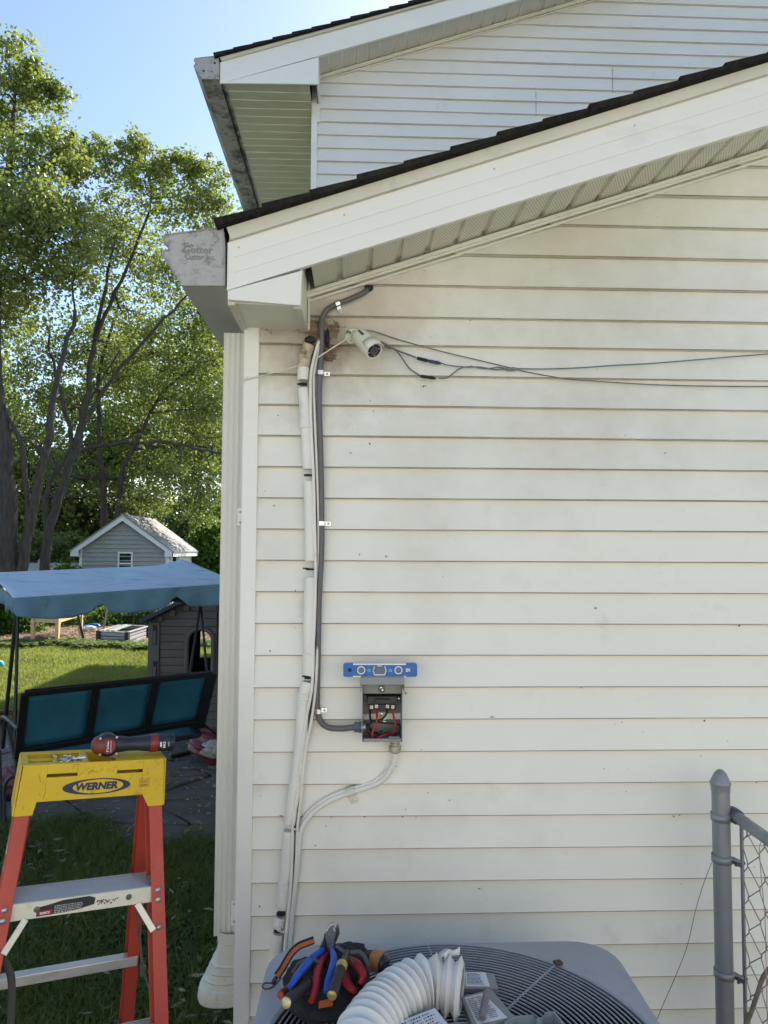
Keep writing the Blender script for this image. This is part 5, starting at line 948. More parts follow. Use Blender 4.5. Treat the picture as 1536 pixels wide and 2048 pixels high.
# steps
def step(z,sticker):
    a=fr(z,-1); b=fr(z,1); xa=a[0]+.004; xb=b[0]-.004; y=a[1]+.002; mb=MB()
    mb.prism([L_(xa,y,z),L_(xb,y,z),L_(xb,y,z-.036),L_(xa,y,z-.036)],EY*.002)
    prof=[]
    for k in range(15): prof+=[(y+.002+k*.0056,z+.000),(y+.0035+k*.0056,z-.0022),(y+.0052+k*.0056,z-.0022)]
    prof.append((y+.088,z)); up=[L_(xa,yy,zz_) for yy,zz_ in prof]; mb2=MB(); mb2.add(up+[p+(xb-xa)*EX for p in up],[(i,i+1,i+1+len(up),i+len(up)) for i in range(len(up)-1)])
    mb2.prism([L_(xa,y+.086,z),L_(xb,y+.086,z),L_(xb,y+.086,z-.03),L_(xa,y+.086,z-.03)],EY*.002); mb2.prism([L_(xa,y+.004,z-.004),L_(xb,y+.004,z-.004),L_(xb,y+.086,z-.004),L_(xa,y+.086,z-.004)],(0,0,-.002))
    so_=mb2.build('step',M_alu,lad); mg=MB()
    for k in range(1,15): yy=y+.0022+k*.0056; mg.prism([L_(xa+.004,yy+.0006,z-.0018),L_(xb-.004,yy+.0006,z-.0018),L_(xb-.004,yy+.0026,z-.0018),L_(xa+.004,yy+.0026,z-.0018)],EZ*.0012)
    mg.build('tread_groove_shade',mat('groove_shade',(.16,.155,.15),rough=.7,var=.4,scale=30),so_); fo_=mb.build('step_front',M_alc,so_,bevel=.0006)  # groove shade painted as dark strips so the tread looks deeper
    for s in (-1,1):
        q=fr(z-.030,s); p0=L_(q[0]-s*.008,q[1]+.004,z-.10); x1_=q[0]-s*.062; p1=L_(x1_,y-.002,z-.034); 
        q0=fr(z-.095,s); p0=L_(q0[0]-s*.030,q0[1]-.003,z-.088); b_=MB(); b_.bar(p0,p1,.014,.003,up=EY); b_.build('diagonal_brace',M_alc,lad,bevel=.0008)
        for dz in (-.008,-.028,-.085):
            q=fr(z+dz,s); k=MB(); k.lathe([(.0072,0),(.0068,.0015),(.004,.0035),(.001,.0042)],L_(q[0]-s*.016,q[1]-.0005,z+dz),-EY,14); k.build('rivet',M_screw,lad,smooth=50)
        k=MB(); k.lathe([(.0068,0),(.0060,.002),(.001,.003)],L_(s*.098,y-.0002,z-.017),-EY,14); k.build('rivet',mat('dark_rivet',(.13,.13,.12),rough=.45,metal=.5),fo_,smooth=50)
    return fo_,y
zs=zt-.288; print('step z',zs,'cap',zt)
f1,ys=step(zs,True); step(zs-.305,False); step(zs-.61,False)
mb=MB(); mb.prism([L_(-.098,ys-.0006,zs-.0135),L_(-.075,ys-.0006,zs-.010),L_(-.045,ys-.0006,zs-.004),L_(.010,ys-.0006,zs-.0025),L_(.024,ys-.0006,zs-.008),L_(.022,ys-.0006,zs-.022),L_(-.02,ys-.0006,zs-.030),L_(-.098,ys-.0006,zs-.033)],EY*.0004); st=mb.build('warning_sticker',mat('sticker_black',(.02,.02,.022),rough=.5,var=.3,scale=60,stains=[((.5,.48,.42),.7,60.,.64)]),f1)
mb=MB(); mb.prism([L_(-.096,ys-.0012,zs-.021),L_(-.066,ys-.0012,zs-.021),L_(-.066,ys-.0012,zs-.032),L_(-.096,ys-.0012,zs-.032)],EY*.0004); mb.build('red_patch',mat('sticker_red',(.30,.03,.03),rough=.5,var=.3,scale=90),st)
text('lettering','SAFETY',.0062,L_(-.081,ys-.0014,zs-.0265),EX,EZ,M_white,st,bold=.0002)
mb=MB(); rs=random.Random(8)
for j in range(5):
    x=-.062
    while x<-.006: w_=rs.uniform(.002,.007); mb.prism([L_(x,-.0011+ys,zs-.0135-j*.0036),L_(x+w_,-.0011+ys,zs-.0135-j*.0036),L_(x+w_,-.0011+ys,zs-.0150-j*.0036),L_(x,-.0011+ys,zs-.0150-j*.0036)],EY*.0003); x+=w_+.0016
for _ in range(26): x=.026+rs.random()*.045; z=zs-.014-rs.random()*.010; mb.prism([L_(x,ys-.0010,z),L_(x+.004,ys-.0010,z+.001),L_(x+.003,ys-.0010,z-.0025)],EY*.0003,1)
mb.build('fine_print',[mat('print_grey',(.45,.45,.42),rough=.6),M_black],st)
# rear horizontals
for px_,py_,Yr in ((200,1757,-.35),(160,1905,-.28)):
    z=zt-(.325 if py_<1800 else .545); a=rr(z,-1); b=rr(z,1); mb=MB(); mb.prism([L_(a[0]+.004,a[1]-.004,z),L_(b[0]-.004,b[1]-.004,z),L_(b[0]-.004,b[1]-.004,z-.024),L_(a[0]+.004,a[1]-.004,z-.024)],EY*.030); mb.build('rear_bar',M_alu,lad,bevel=.0015)
mb=MB(); z=zt-.75; a=rr(z,-1); b=rr(z,1); mb.prism([L_(a[0]+.004,a[1],z),L_(b[0]-.004,b[1],z),L_(b[0]-.004,b[1],z-.02),L_(a[0]+.004,a[1],z-.02)],EY*.02); mb.build('rear_bar',M_alu,lad)
M_sprd=mat('spreader_steel',(.13,.12,.10),rough=.5,metal=.5,var=.2,scale=30)
for s in (1,-1):
    z1=zs-.13; p0=L_(*(np.array(rr(z1,s))+V(-s*.016,0,0))); z2=zs-.30; p2=L_(*(np.array(fr(z2,s))+V(-s*.010,.05,0))); p1=(p0+p2)/2+V(0,0,-.012)+EX*(-s*.012)
    mb=MB(); mb.bar(p0,p1,.004,.018,up=EY); mb.bar(p1,p2,.004,.015,up=EY); mb.obox(p1,EX*.006,EY*.010,V(0,0,.012)); mb.build('spreader',M_sprd,lad,bevel=.001)
q=L_(*fr(zs-.11,-1)); mb=MB(); mb.tube(smoothpath([q+EX*.034+EY*.03,q+EX*.050+EY*.02+V(0,0,-.04),q+EX*.052+EY*.01+V(0,0,-.12),q+EX*.044+V(0,0,-.25),q+EX*.046+V(0,0,-.38)],6),.008,8,flat=(EY,.35)); mb.build('strap',mat('olive_strap',(.06,.055,.045),rough=.8),lad,smooth=60)
for s in (-1,1):
    q=fr(0.02,s); mb=MB(); mb.box((-.02,-.01,0),(.02,.05,.05)); mb.v=[tuple(L_(q[0]-s*.016,q[1]+.02,0)+EX*v[0]+EY*v[1]+V(0,0,v[2])) for v in mb.v]; mb.build('foot',M_black,lad,bevel=.004)
# faded lettering down the left rail web
rs=random.Random(2); mb=MB(); M_pl=mat('worn_label',(.50,.46,.36),rough=.7,var=.4,scale=40,stains=[((.08,.06,.05),.9,60.,.48)])
for k in range(9):
    z0_=zt-.16-k*.055; z1_=z0_-rs.uniform(.012,.04); a=fr(z0_,-1); b=fr(z1_,-1); w0=rs.uniform(.016,.024)
    mb.prism([L_(a[0]-.0006,a[1]+.020,z0_),L_(a[0]-.0006,a[1]+.020+w0,z0_),L_(b[0]-.0006,b[1]+.020+w0,z1_),L_(b[0]-.0006,b[1]+.020,z1_)],EX*.0004)
mb.build('side_label',M_pl,lad)

# ---------------------------------------------------------------- cordless tool on the ladder cap
dr=thing('cordless_driver','red and black cordless driver lying on the yellow ladder cap','power tool',tuple(L_(.05,.05,zt)))
M_bk=mat('tool_black',(.014,.014,.017),rough=.5,var=.2,scale=40); M_tr=mat('tool_red',(.24,.02,.018),rough=.4,var=.12,scale=30); M_nvb=mat('tool_navy',(.016,.02,.035),rough=.45,var=.2,scale=30)
yT=.055; hc=L_(.0265,yT,zt+.0265)
ax=-EY
mb=MB(); mb.lathe([(.021,-.028),(.0265,-.02),(.0275,.006),(.0255,.016),(.0225,.0185)],hc,ax,28); mb.build('motor_housing',M_bk,dr,smooth=40)
mb=MB(); mb.lathe([(.0185,.018),(.0185,.0195),(.0175,.0205)],hc,ax,28); bd=mb.build('badge',M_tr,dr,smooth=30)
text('lettering','FUEL',.0125,hc+ax*.0212+EX*(-.003),(0,0,1),-EX,M_white,bd,bold=.0004,sx=.95)
mb=MB()
for k in range(9): mb.obox(hc+ax*.0208+EX*.0065+V(0,0,-.013+k*.0032),EX*.0009,ax*.0003,V(0,0,.0008))
mb.build('badge_print',M_white,bd)
mb=MB(); hp=hc-EX*.021; mb.lathe([(.0255,.012),(.0245,.0),(.019,-.0135),(.010,-.020),(.002,-.021)],hc-EX*.016+V(0,0,-.0005),EX,22); mb.build('nose',mat('tool_rust_red',(.17,.035,.022),rough=.5,var=.2,scale=30),dr,smooth=50)
for (px_,pz_) in ((-.018,.019),(.020,.021),(-.018,-.019),(.020,-.019)): mb=MB(); mb.lathe([(.0035,0),(.003,.002),(.001,.002)],hc+ax*.016+EX*px_+V(0,0,pz_),ax,8); mb.build('screw',M_dsteel if 0 else M_screw,dr)
mb=MB(); a=hc+EX*.020; mb.lathe([(.020,0),(.0195,.012),(.0170,.030),(.0175,.055),(.0200,.075),(.0205,.086)],a,EX,24); mb.build('handle',M_nvb,dr,smooth=50)
mb=MB(); mb.lathe([(.0215,.082),(.0222,.084),(.0222,.098),(.0215,.100)],a,EX,24); mb.build('collar',M_tr,dr,smooth=35)
mb=MB(); mb.lathe([(.0205,.100),(.0212,.102),(.0212,.137),(.0195,.141)],a,EX,24); bt=mb.build('battery',M_nvb,dr,smooth=35)
mb=MB(); mb.lathe([(.0217,.128),(.0217,.1385)],a,EX,24,cap=False); mb.build('battery_end',M_bk,bt,smooth=35)
text('lettering','M12',.0085,a+EX*.1145-EY*.0215+V(0,0,-.001),(0,0,1),-EX,M_white,bt,bold=.0003)
mb=MB(); mb.obox(a+EX*.1255-EY*.0213,EX*.0006,EY*.0003,V(0,0,.0055)); mb.obox(a+EX*.106-EY*.0213,EX*.0020,EY*.0003,V(0,0,.006)); mb.build('battery_print',M_white,bt)
mb=MB(); q=hc+EX*.013-EY*.010+V(0,0,-.0285); mb.obox(q,EX*.0068,EY*.004,V(0,0,.0028)); mb.build('steel_clip',M_zinc,dr,bevel=.0008)
# loose screws in the cap tray
rs=random.Random(4)
for k in range(16):
    c=L_(-.061+rs.gauss(0,.013),.045+rs.gauss(0,.014),zt-.010+rs.uniform(0,.010)); a_=rs.uniform(0,6.28); d=V(math.cos(a_),math.sin(a_),rs.gauss(0,.25)); d=nrm(d); mb=MB(); l=rs.uniform(.014,.026)
    mb.lathe([(.0045,0),(.0046,.0016),(.0021,.003),(.0019,l*.85),(.0004,l)],c-d*l/2,d,8); s_=mb.build('screw',M_zinc if k%3 else M_screw,None,smooth=40)
    tag(s_,'shiny loose screws heaped in the tray of the yellow ladder cap','screw','loose screws on the ladder cap')
t=thing('driver_bit','short silver nut driver bit lying beside the screws on the ladder cap','bit',tuple(L_(-.036,.04,zt)))
mb=MB(); d=nrm(EX*.95+EY*.2); mb.lathe([(.0028,0),(.0028,.014),(.0048,.015),(.0048,.030),(.0035,.031)],L_(-.052,.036,zt+.001),d,12); mb.build('shank',M_zinc,t,smooth=35)
# ---------------------------------------------------------------- garden swing
M_tubeb=mat('black_steel_tube',(.010,.010,.012),rough=.45,var=.2,scale=20); M_sling=mat('teal_sling_fabric',(.014,.12,.185),rough=.7,var=.2,scale=3,bump=.3,bscale=220,stains=[((.04,.15,.20),.4,5.,.55)])
M_can=mat('blue_canopy_fabric',(.44,.57,.68),rough=.8,var=.10,scale=2.5,bump=.6,bscale=9,stains=[((.17,.22,.28),.8,9.,.56),((.42,.55,.64),.5,2.,.5)],stretch=(.35,1,1)); M_can2=mat('blue_valance_fabric',(.12,.23,.30),rough=.85,var=.12,scale=3,bump=.2,bscale=40,stains=[((.03,.07,.10),.4,9.,.55)])
sw=thing('garden_swing','black garden swing with teal sling bench seen from behind under a faded blue canopy','swing',(-1.6,3.2,0))
TL=P(49,1387,2.66); BL=P(37,1503,2.78); TRt=P(424,1347,3.50); BRt=P(400,1443,3.62); un=nrm(TRt-TL); fw=nrm(V(-un[1],un[0],0))
def tb(pts,r,nm='frame_tube',m=None,seg=10): mb=MB(); mb.tube(pts,r,seg); return mb.build(nm,m or M_tubeb,sw,smooth=60)
e=lambda s,t:(BL*(1-s)+BRt*s)*(1-t)+(TL*(1-s)+TRt*s)*t
mb=MB(); dn=nrm(BL-TL)
mb.bar(TL,TRt,.030,.045,up=dn); mb.bar(BL,BRt,.030,.045,up=dn); mb.bar(TL,BL+dn*.05,.05,.03,up=fw); mb.bar(TRt,BRt+dn*.06,.085,.03,up=fw)
for s_ in (.345,.668): mb.bar(e(s_,0),e(s_,1),.055,.022,up=fw)
mb.build('backrest_frame',M_tubeb,sw,bevel=.005)
for s0,s1 in ((.015,.325),(.365,.648),(.688,.985)):
    g=[[e(s0+(s1-s0)*i/8,.06+.88*j/8)+fw*(.012+.03*math.sin(math.pi*i/8)*math.sin(math.pi*j/8)) for i in range(9)] for j in range(9)]; mb=MB(); mb.grid(g); mb.build('back_panel',M_sling,sw,solid=.003,smooth=60)
S0=P(36,1533,2.72); S1=P(400,1470,3.57); sd_=P(14,1449,3.12)-S0
g=[[S0*(1-i/10)+S1*(i/10)+sd_*(j/6)+V(0,0,-.02*math.sin(math.pi*j/6)) for i in range(11)] for j in range(7)]; mb=MB(); mb.grid(g); mb.build('seat',M_sling,sw,solid=.003,smooth=60)
mb=MB(); mb.bar(S0,S1,.03,.035); mb.bar(S0+sd_,S1+sd_,.03,.035); mb.bar(S0,S0+sd_,.03,.035); mb.bar(S1,S1+sd_,.03,.035); mb.bar(S0,S0-V(0,0,.09),.03,.03,up=(1,0,0)); mb.build('seat_frame',M_tubeb,sw,bevel=.004)
for s_,B0 in ((0,S0),(1,S1)):
    a=B0+fw*.05+V(0,0,.22); b=B0+fw*.50+V(0,0,.24); tb(smoothpath([B0+fw*.0+V(0,0,.26),a+V(0,0,.03),b,b+V(0,0,-.20)],5),.018,'armrest')
up1=P(36,1222,2.95); 
tb([S0+fw*.12+V(0,0,.15),up1],.012,'hanger_rod'); tb([S0+fw*.48+V(0,0,.02),up1-un*.01],.014,'hanger_rod')
up2=P(400,1214,3.95)
tb([P(379,1352,3.66),up2],.011,'hanger_rod'); tb([P(414,1346,3.80),up2+un*.01],.011,'hanger_rod')
pt=P(437,1205,4.05)
for (px_,Yf) in ((500,3.35),(446,4.9)): q=PZ(px_,1099+2*FPX/(Yf+2.328),.0); tb([pt,V(q[0],Yf,0.02)],.019,'post')
ptl=up1-un*.35; tb([ptl+V(0,0,.05),ptl+fw*.7+V(0,0,-1.60)],.019,'post'); tb([ptl+V(0,0,.05),ptl-fw*.75+V(0,0,-1.62)],.019,'post'); tb([ptl+V(0,0,.04),pt+V(0,0,.04)],.02,'top_beam')
tb([PZ(343,1513,.03),PZ(450,1490,.03),PZ(560,1466,.03)],.02,'foot_bar')
tb([P(398,1440,3.75),P(420,1460,4.2),P(450,1480,4.6)],.012,'brace_tube')
# canopy with peaked top and scalloped valance
NL=P(26,1196,2.60); NR=P(475,1166,3.78); pv=V(-.69,.93,.13)*1.02; FL=NL+pv; FRr=NR+pv
def canopt(s,t):
    p=(NL*(1-s)+NR*s)+pv*t; sag=-.030*math.sin(math.pi*s)*math.sin(math.pi*t); ridge=.030*(1-abs(2*t-1)**2.0)
    return p+V(0,0,sag+ridge+.010*math.sin(s*23+t*5)*math.sin(math.pi*t)*math.sin(s*7)-.018*math.exp(-((s-.35-.3*t)/.05)**2)*math.sin(math.pi*t)-.012*math.exp(-((s-.7+.2*t)/.04)**2)*math.sin(math.pi*t)+.05*max(0,(s-.86)/.14)*max(0,t-.6)/.4)
mb=MB(); mb.grid([[canopt(i/40,j/16) for i in range(41)] for j in range(17)]); cn=mb.build('canopy',M_can,sw,solid=.004,smooth=50)
def drop(x):  # valance drop profile in photo pixels along near edge
    kx=[20,32,60,95,150,183,196,204,213,226,300,335,348,357,366,380,410,445,480]; ky=[1215,1232,1236,1238,1236,1226,1212,1209,1214,1227,1222,1212,1198,1194,1200,1213,1214,1209,1207]
    return float(np.interp(x,kx,ky))
n=90; g=[]
for j in range(9):
    row=[]
    for i in range(n+1):
        s=i/n; top=canopt(s,0); px=26+(475-26)*s**1.13
        # project: find px of this point
        d=top-CAM; zz_=d@FWD; pxx=768+FPX*(d@RT)/zz_; Lr=P(pxx,drop(pxx),top[1])[2]-top[2]; t=j/8
        row.append(top+V(0,0,Lr*t)+V(.55,-.8,0)*(.016*math.sin(s*44)*t+.028*math.sin(s*13+1)*t))
    g.append(row)
mb=MB(); mb.grid(g); mb.build('valance',M_can2,sw,solid=.003,smooth=60)
for q0,q1 in ((NL,FL),(NR,FRr),(FL,FRr)):
    mb=MB(); g=[]
    for j in range(4): g.append([q0*(1-i/24)+q1*(i/24)+V(0,0,-.05*j*(1-.35*abs(math.sin(i*.7)))+.0)+V(.01,0,0)*math.sin(i*1.3)*j/3 for i in range(25)])
    mb.grid(g); mb.build('valance',M_can2,sw,solid=.003,smooth=60)
# ---------------------------------------------------------------- playhouse
ph_=thing('playhouse','grey brown plastic playhouse with arched window behind the swing bench','playhouse',(-1.2,5.9,0))
M_ph=mat('playhouse_plastic',(.115,.10,.095),rough=.6,var=.1,scale=4,bump=.1,bscale=30); M_phd=mat('playhouse_trim',(.13,.115,.11),rough=.6,var=.1)
Yp0=5.50; xa=P(303,1300,Yp0)[0]; xb=xa+1.45; wz0=P(400,1348,Yp0)[2]; wz1=P(400,1256,Yp0)[2]; wxa=P(374,1300,Yp0)[0]; wxb=P(427,1300,Yp0)[0]
gz=P(303,1238,Yp0)[2]; pk=gz+.36; xm_=(xa+xb)/2
mb=MB(); z=0; lp_=.083
wr=(wxb-wxa)/2; wc=(wxa+wxb)/2; wsz=wz1-wr
while z<pk:
    z1=min(z+lp_,pk)
    def xr_(zz_): return (xa+max(0,(zz_-gz)/(pk-gz))*(xm_-xa), xb-max(0,(zz_-gz)/(pk-gz))*(xb-xm_))
    segs=[]; l0,r0=xr_(z); l1,r1=xr_(z1); zm=(z+z1)/2
    if z1<=wz0 or z>=wz1: segs=[(l0,r0,l1,r1)]
    else:
        def hw_(zz_): 
            if zz_<=wsz: return wr
            return math.sqrt(max(wr*wr-(zz_-wsz)**2,0))
        segs=[(l0,wc-hw_(max(z,wz0)),l1,wc-hw_(z1)),(wc+hw_(max(z,wz0)),r0,wc+hw_(z1),r1)]
    for (a0,b0,a1,b1) in segs:
        if b0-a0>.01: mb.add([(a0,Yp0-.014,z+.004),(b0,Yp0-.014,z+.004),(b1,Yp0-.006,z1-.004),(a1,Yp0-.006,z1-.004),(a0,Yp0,z-.002),(b0,Yp0,z-.002),(a1,Yp0+.002,z1-.002),(b1,Yp0+.002,z1-.002)],[(0,1,2,3),(0,1,5,4),(3,2,7,6)]) 
    z=z1
mb.build('front_wall',M_ph,ph_)
mb=MB(); pts=[V(wxa,Yp0-.016,wz0)]+[V(wc-wr*math.cos(a_),Yp0-.016,wsz+wr*math.sin(a_)) for a_ in np.linspace(0,math.pi,15)]+[V(wxb,Yp0-.016,wz0)]; mb.tube(pts,.026,8); mb.build('window_frame',M_phd,ph_,smooth=50)
mb=MB(); mb.box((wxa-.08,Yp0-.04,wz0-.045),(wxb+.08,Yp0+.02,wz0)); mb.build('window_sill',M_phd,ph_,bevel=.01)
mb=MB()
for x in (xa,xb): mb.box((x-.02,Yp0,0),(x+.02,Yp0+1.1,gz))
mb.build('side_wall',M_ph,ph_)
bx0=P(400,1300,Yp0+1.1)[0]; bx1=P(428,1300,Yp0+1.1)[0]; bz0=P(410,1315,Yp0+1.1)[2]; bz1=P(410,1262,Yp0+1.1)[2]
mb=MB(); Yb=Yp0+1.1
for (x0_,x1_,z0_,z1_) in ((xa,bx0,0,gz+.1),(bx1,xb,0,gz+.1),(bx0,bx1,0,bz0),(bx0,bx1,bz1,gz+.1)): mb.box((x0_,Yb,z0_),(x1_,Yb+.02,z1_))
mb.prism([(xa,Yb,gz+.1),(xm_,Yb,pk),(xb,Yb,gz+.1)],(0,.02,0)); mb.build('back_wall',M_ph,ph_)
mb=MB(); mb.box((xa-.03,Yp0-.035,0),(xa+.09,Yp0+.0,gz-.03)); mb.box((xa+.13,Yp0-.03,0),(xa+.14,Yp0,0.01)); mb.build('corner_post',M_phd,ph_,bevel=.01)
for (y0_,y1_) in ((1250,1290),(1322,1362)):
    mb=MB(); a=P(305,y1_,Yp0-.037); b=P(314.5,y0_,Yp0-.037); mb.box((a[0],Yp0-.040,a[2]),(b[0],Yp0-.034,b[2])); so_=mb.build('slot',M_black,ph_)
    mb=MB(); mb.box((a[0]+.008,Yp0-.050,a[2]+.006),(b[0]-.008,Yp0-.040,b[2]-.06)); mb.build('hinge_block',M_phd,so_,bevel=.006)
for px_,py_ in ((320,1237),(346,1226),(374,1216)):
    q=P(px_,py_,Yp0-.03); mb=MB(); mb.box((q[0]-.028,Yp0-.06,q[2]-.03),(q[0]+.028,Yp0-.01,q[2]+.035)); mb.build('roof_bracket',M_phd,ph_,bevel=.008)
mb=MB(); sl=(pk-gz)/(xm_-xa); z_=lambda x:gz+sl*(x-xa)
mb.prism([(xa-.09,Yp0-.16,z_(xa-.09)+.0),(xa-.10,Yp0-.16,z_(xa-.09)+.045),(xm_,Yp0-.16,pk+.06),(xm_,Yp0-.16,pk+.0)],(0,1.42,0)); mb.prism([(xm_,Yp0-.16,pk+.0),(xm_,Yp0-.16,pk+.06),(xb+.10,Yp0-.16,z_(xa-.09)+.045),(xb+.09,Yp0-.16,z_(xa-.09))],(0,1.42,0)); mb.build('roof',mat('navy_plastic_roof',(.018,.030,.06),rough=.5,var=.15),ph_,bevel=.01)
# ---------------------------------------------------------------- shed
sh=thing('shed','small grey sided garden shed with white trim and pale shingle roof','shed',(-7.8,24,0))
M_sg=mat('shed_siding',(.33,.34,.32),rough=.55,var=.05,scale=2); M_wt=mat('white_trim',(.78,.78,.78),rough=.45,var=.03,scale=3); M_gr=mat('grey_shingle',(.25,.245,.245),rough=.9,var=.25,scale=7,bump=.4,bscale=40)
Ys=23.7; xa=P(163,1100,Ys)[0]; xb=P(335,1100,Ys)[0]; xm_=P(249,1030,Ys)[0]; ez=P(300,1092,Ys)[2]+.02; pz=P(249,1031,Ys)[2]; dep=3.5
mb=MB(); z=0; sp=.155
while z<pz-.05:
    z1=min(z+sp,pz-.04); f=lambda zz_:max(0,(zz_-ez)/(pz-ez)); a0,b0=xa+f(z)*(xm_-xa),xb-f(z)*(xb-xm_); a1,b1=xa+f(z1)*(xm_-xa),xb-f(z1)*(xb-xm_)
    mb.add([(a0,Ys-.055,z),(b0,Ys-.055,z),(b1,Ys-.005,z1),(a1,Ys-.005,z1),(a0,Ys,z),(b0,Ys,z)],[(0,1,2,3),(0,1,5,4)]); z=z1
mb.build('front_wall',M_sg,sh)
mb=MB(); mb.box((xa,Ys,0),(xb,Ys+dep,ez)); mb.prism([(xa,Ys+.01,ez),(xb,Ys+.01,ez),(xm_,Ys+.01,pz-.05)],(0,dep-.02,0)); mb.build('side_wall',mat('shed_side',(.46,.47,.46),rough=.55,var=.04),sh)
mb=MB()
for x in (xa,xb): mb.box((x-.05,Ys-.05,0),(x+.05,Ys+.05,ez))
mb.box((xb-.04,Ys+dep-.08,0),(xb+.04,Ys+dep+.02,ez)); mb.build('corner_board',M_wt,sh)
ov=.29; sl=(pz-ez)/(xm_-xa)
mb=MB()
for s_ in (-1,1):
    xe_=xm_+s_*((xb-xa)/2+ov); ze=pz-sl*((xb-xa)/2+ov); mb.prism([(xm_,Ys-.22,pz),(xm_,Ys-.22,pz-.20),(xe_,Ys-.22,ze-.17),(xe_,Ys-.22,ze)],(0,.04,0)); mb.box((xe_-.02 if s_>0 else xe_,Ys-.22,ze-.17),(xe_ if s_>0 else xe_+.02,Ys+dep+.2,ze)) 
    mb.prism([(xe_,Ys-.215,ze-.17),(xe_,Ys-.215,ze-.05),(xe_-s_*ov,Ys-.215,ze+.05),(xe_-s_*(ov+.02),Ys-.215,ze-.17)],(0,.03,0))
mb.build('fascia',M_wt,sh)
for s_ in (-1,1):
    xe_=xm_+s_*((xb-xa)/2+ov+.03); ze=pz-sl*((xb-xa)/2+ov+.03); mb=MB(); mb.prism([(xm_,Ys-.25,pz+.002),(xm_,Ys-.25,pz+.05),(xe_,Ys-.25,ze+.05),(xe_,Ys-.25,ze+.002)],(0,dep+.5,0)); mb.build('roof',M_gr,sh)
a=P(235,1150,Ys-.04); b=P(266,1104,Ys-.04); a[2]=max(.8,a[2]-.15)
mb=MB(); w_=.055
for (x0_,x1_,z0_,z1_) in ((a[0],a[0]+w_,a[2],b[2]),(b[0]-w_,b[0],a[2],b[2]),(a[0]+w_,b[0]-w_,b[2]-w_,b[2]),(a[0]+w_,b[0]-w_,a[2],a[2]+w_),(a[0]+w_,b[0]-w_,P(0,1126,Ys)[2]-.02,P(0,1126,Ys)[2]+.03)): mb.box((x0_,Ys-.07,z0_),(x1_,Ys-.02,z1_))
wf=mb.build('window',M_wt,sh); mb=MB(); mb.box((a[0]+.03,Ys-.045,a[2]+.03),(b[0]-.03,Ys-.035,b[2]-.03)); mb.build('pane',mat('dark_pane',(.02,.03,.02),rough=.08,var=.4,scale=3),wf)
mb=MB(); mb.box((xb,Ys+.35,0),(xb+.06,Ys+1.15,1.95)); dd=mb.build('door',M_wt,sh); mb=MB(); mb.box((xb+.055,Ys+.5,.9),(xb+.075,Ys+1.0,1.7)); mb.build('pane',MATS['dark_pane'],dd); 
mb=MB(); mb.box((xb+.01,Ys+1.5,0),(xb+.05,Ys+dep-.25,1.95)); mb.build('door',M_wt,sh)
# ---------------------------------------------------------------- vinyl fence, red barn, far house
vf=thing('vinyl_fence','long pale vinyl privacy fence left of the shed','fence',(-14,27,0))
Yv=27.2
for k in range(9):
    x=P(165,1125,Yv)[0]-2.35*k+.6; zt_=P(120,1127,Yv)[2]-.0; mb=MB(); mb.box((x-2.3,Yv,0.05),(x,Yv+.05,zt_)); mb.box((x-2.3,Yv-.02,zt_-.06),(x,Yv+.07,zt_+.02)); mb.build('panel',mat('pale_vinyl',(.42,.44,.44),rough=.5,var=.04,scale=1),vf)
    mb=MB(); mb.box((x-2.37,Yv-.06,0),(x-2.25,Yv+.08,zt_+.10)); mb.prism([(x-2.39,Yv-.08,zt_+.10),(x-2.23,Yv-.08,zt_+.10),(x-2.31,Yv-.08,zt_+.17)],(0,.18,0)); mb.build('post',MATS['pale_vinyl'],vf)
bn=thing('red_shed','red shed with a white roof edge, half hidden by the downspout','shed',(-7,33,0))
Yr=33.; xl=P(436.5,1100,Yr)[0]; mb=MB(); mb.box((xl+.15,Yr,0),(xl+5,Yr+4,P(0,1100,Yr)[2]+.1)); mb.build('wall',mat('barn_red',(.22,.015,.012),rough=.6,var=.1),bn)
mb=MB(); zz0_=P(0,1101,Yr)[2]; mb.prism([(xl,Yr-.2,zz0_),(xl+.9,Yr-.2,zz0_+2.2),(xl+2.6,Yr-.2,zz0_+3.0),(xl+4.3,Yr-.2,zz0_+2.2),(xl+5.2,Yr-.2,zz0_)],(0,4.4,0)); mb.build('roof',M_wt,bn)
fh=thing('distant_house','pale house glimpsed between the trunks beyond the fence','house',(-22,44,0))
mb=MB(); mb.box((-32,44,0),(-15,52,3.0)); mb.build('wall',mat('distant_wall',(.62,.62,.60),rough=.6,var=.05),fh); mb=MB(); mb.prism([(-33,43.5,2.9),(-33,48,5.2),(-33,52.5,2.9)],(19,0,0)); mb.build('roof',M_gr,fh)
for x in (-29,-24,-19): mb=MB(); mb.box((x,43.94,1),(x+1.2,44.01,2.2)); mb.build('window',MATS['dark_pane'],fh)
# ---------------------------------------------------------------- garden: planter table, raised bed, wire fence
M_pine=mat('pine_board',(.60,.42,.20),rough=.65,var=.12,scale=4,stretch=(1,1,6),stains=[((.35,.22,.10),.4,8.,.6)])
pl=thing('planter_table','raised yellow pine planter box on four legs in the mulch bed','planter',tuple(PZ(100,1285,0)))
A=PZ(65,1287,0); B=PZ(114,1290,0); C=PZ(161,1271,0); D=A+C-B; Hh=.70; mb_={}
cen=(A+B+C+D)/4
for q in (A,B,C,D):
    i1=nrm(B-A); i2=nrm(C-B); mb=MB(); mb.obox(q+V(0,0,Hh/2),i1*.045,i2*.045,V(0,0,Hh/2)); mb.build('leg',M_pine,pl,bevel=.004)
mb=MB()
for p,q in ((A,B),(B,C),(C,D),(D,A)):
    mb.bar(p+V(0,0,Hh-.13),q+V(0,0,Hh-.13),.04,.24)
mb.build('box',M_pine,pl,bevel=.004); mb=MB(); mb.prism([p*.97+cen*.03+V(0,0,Hh-.2) for p in (A,B,C,D)],(0,0,.12)); mb.build('soil',M_mulch,pl)
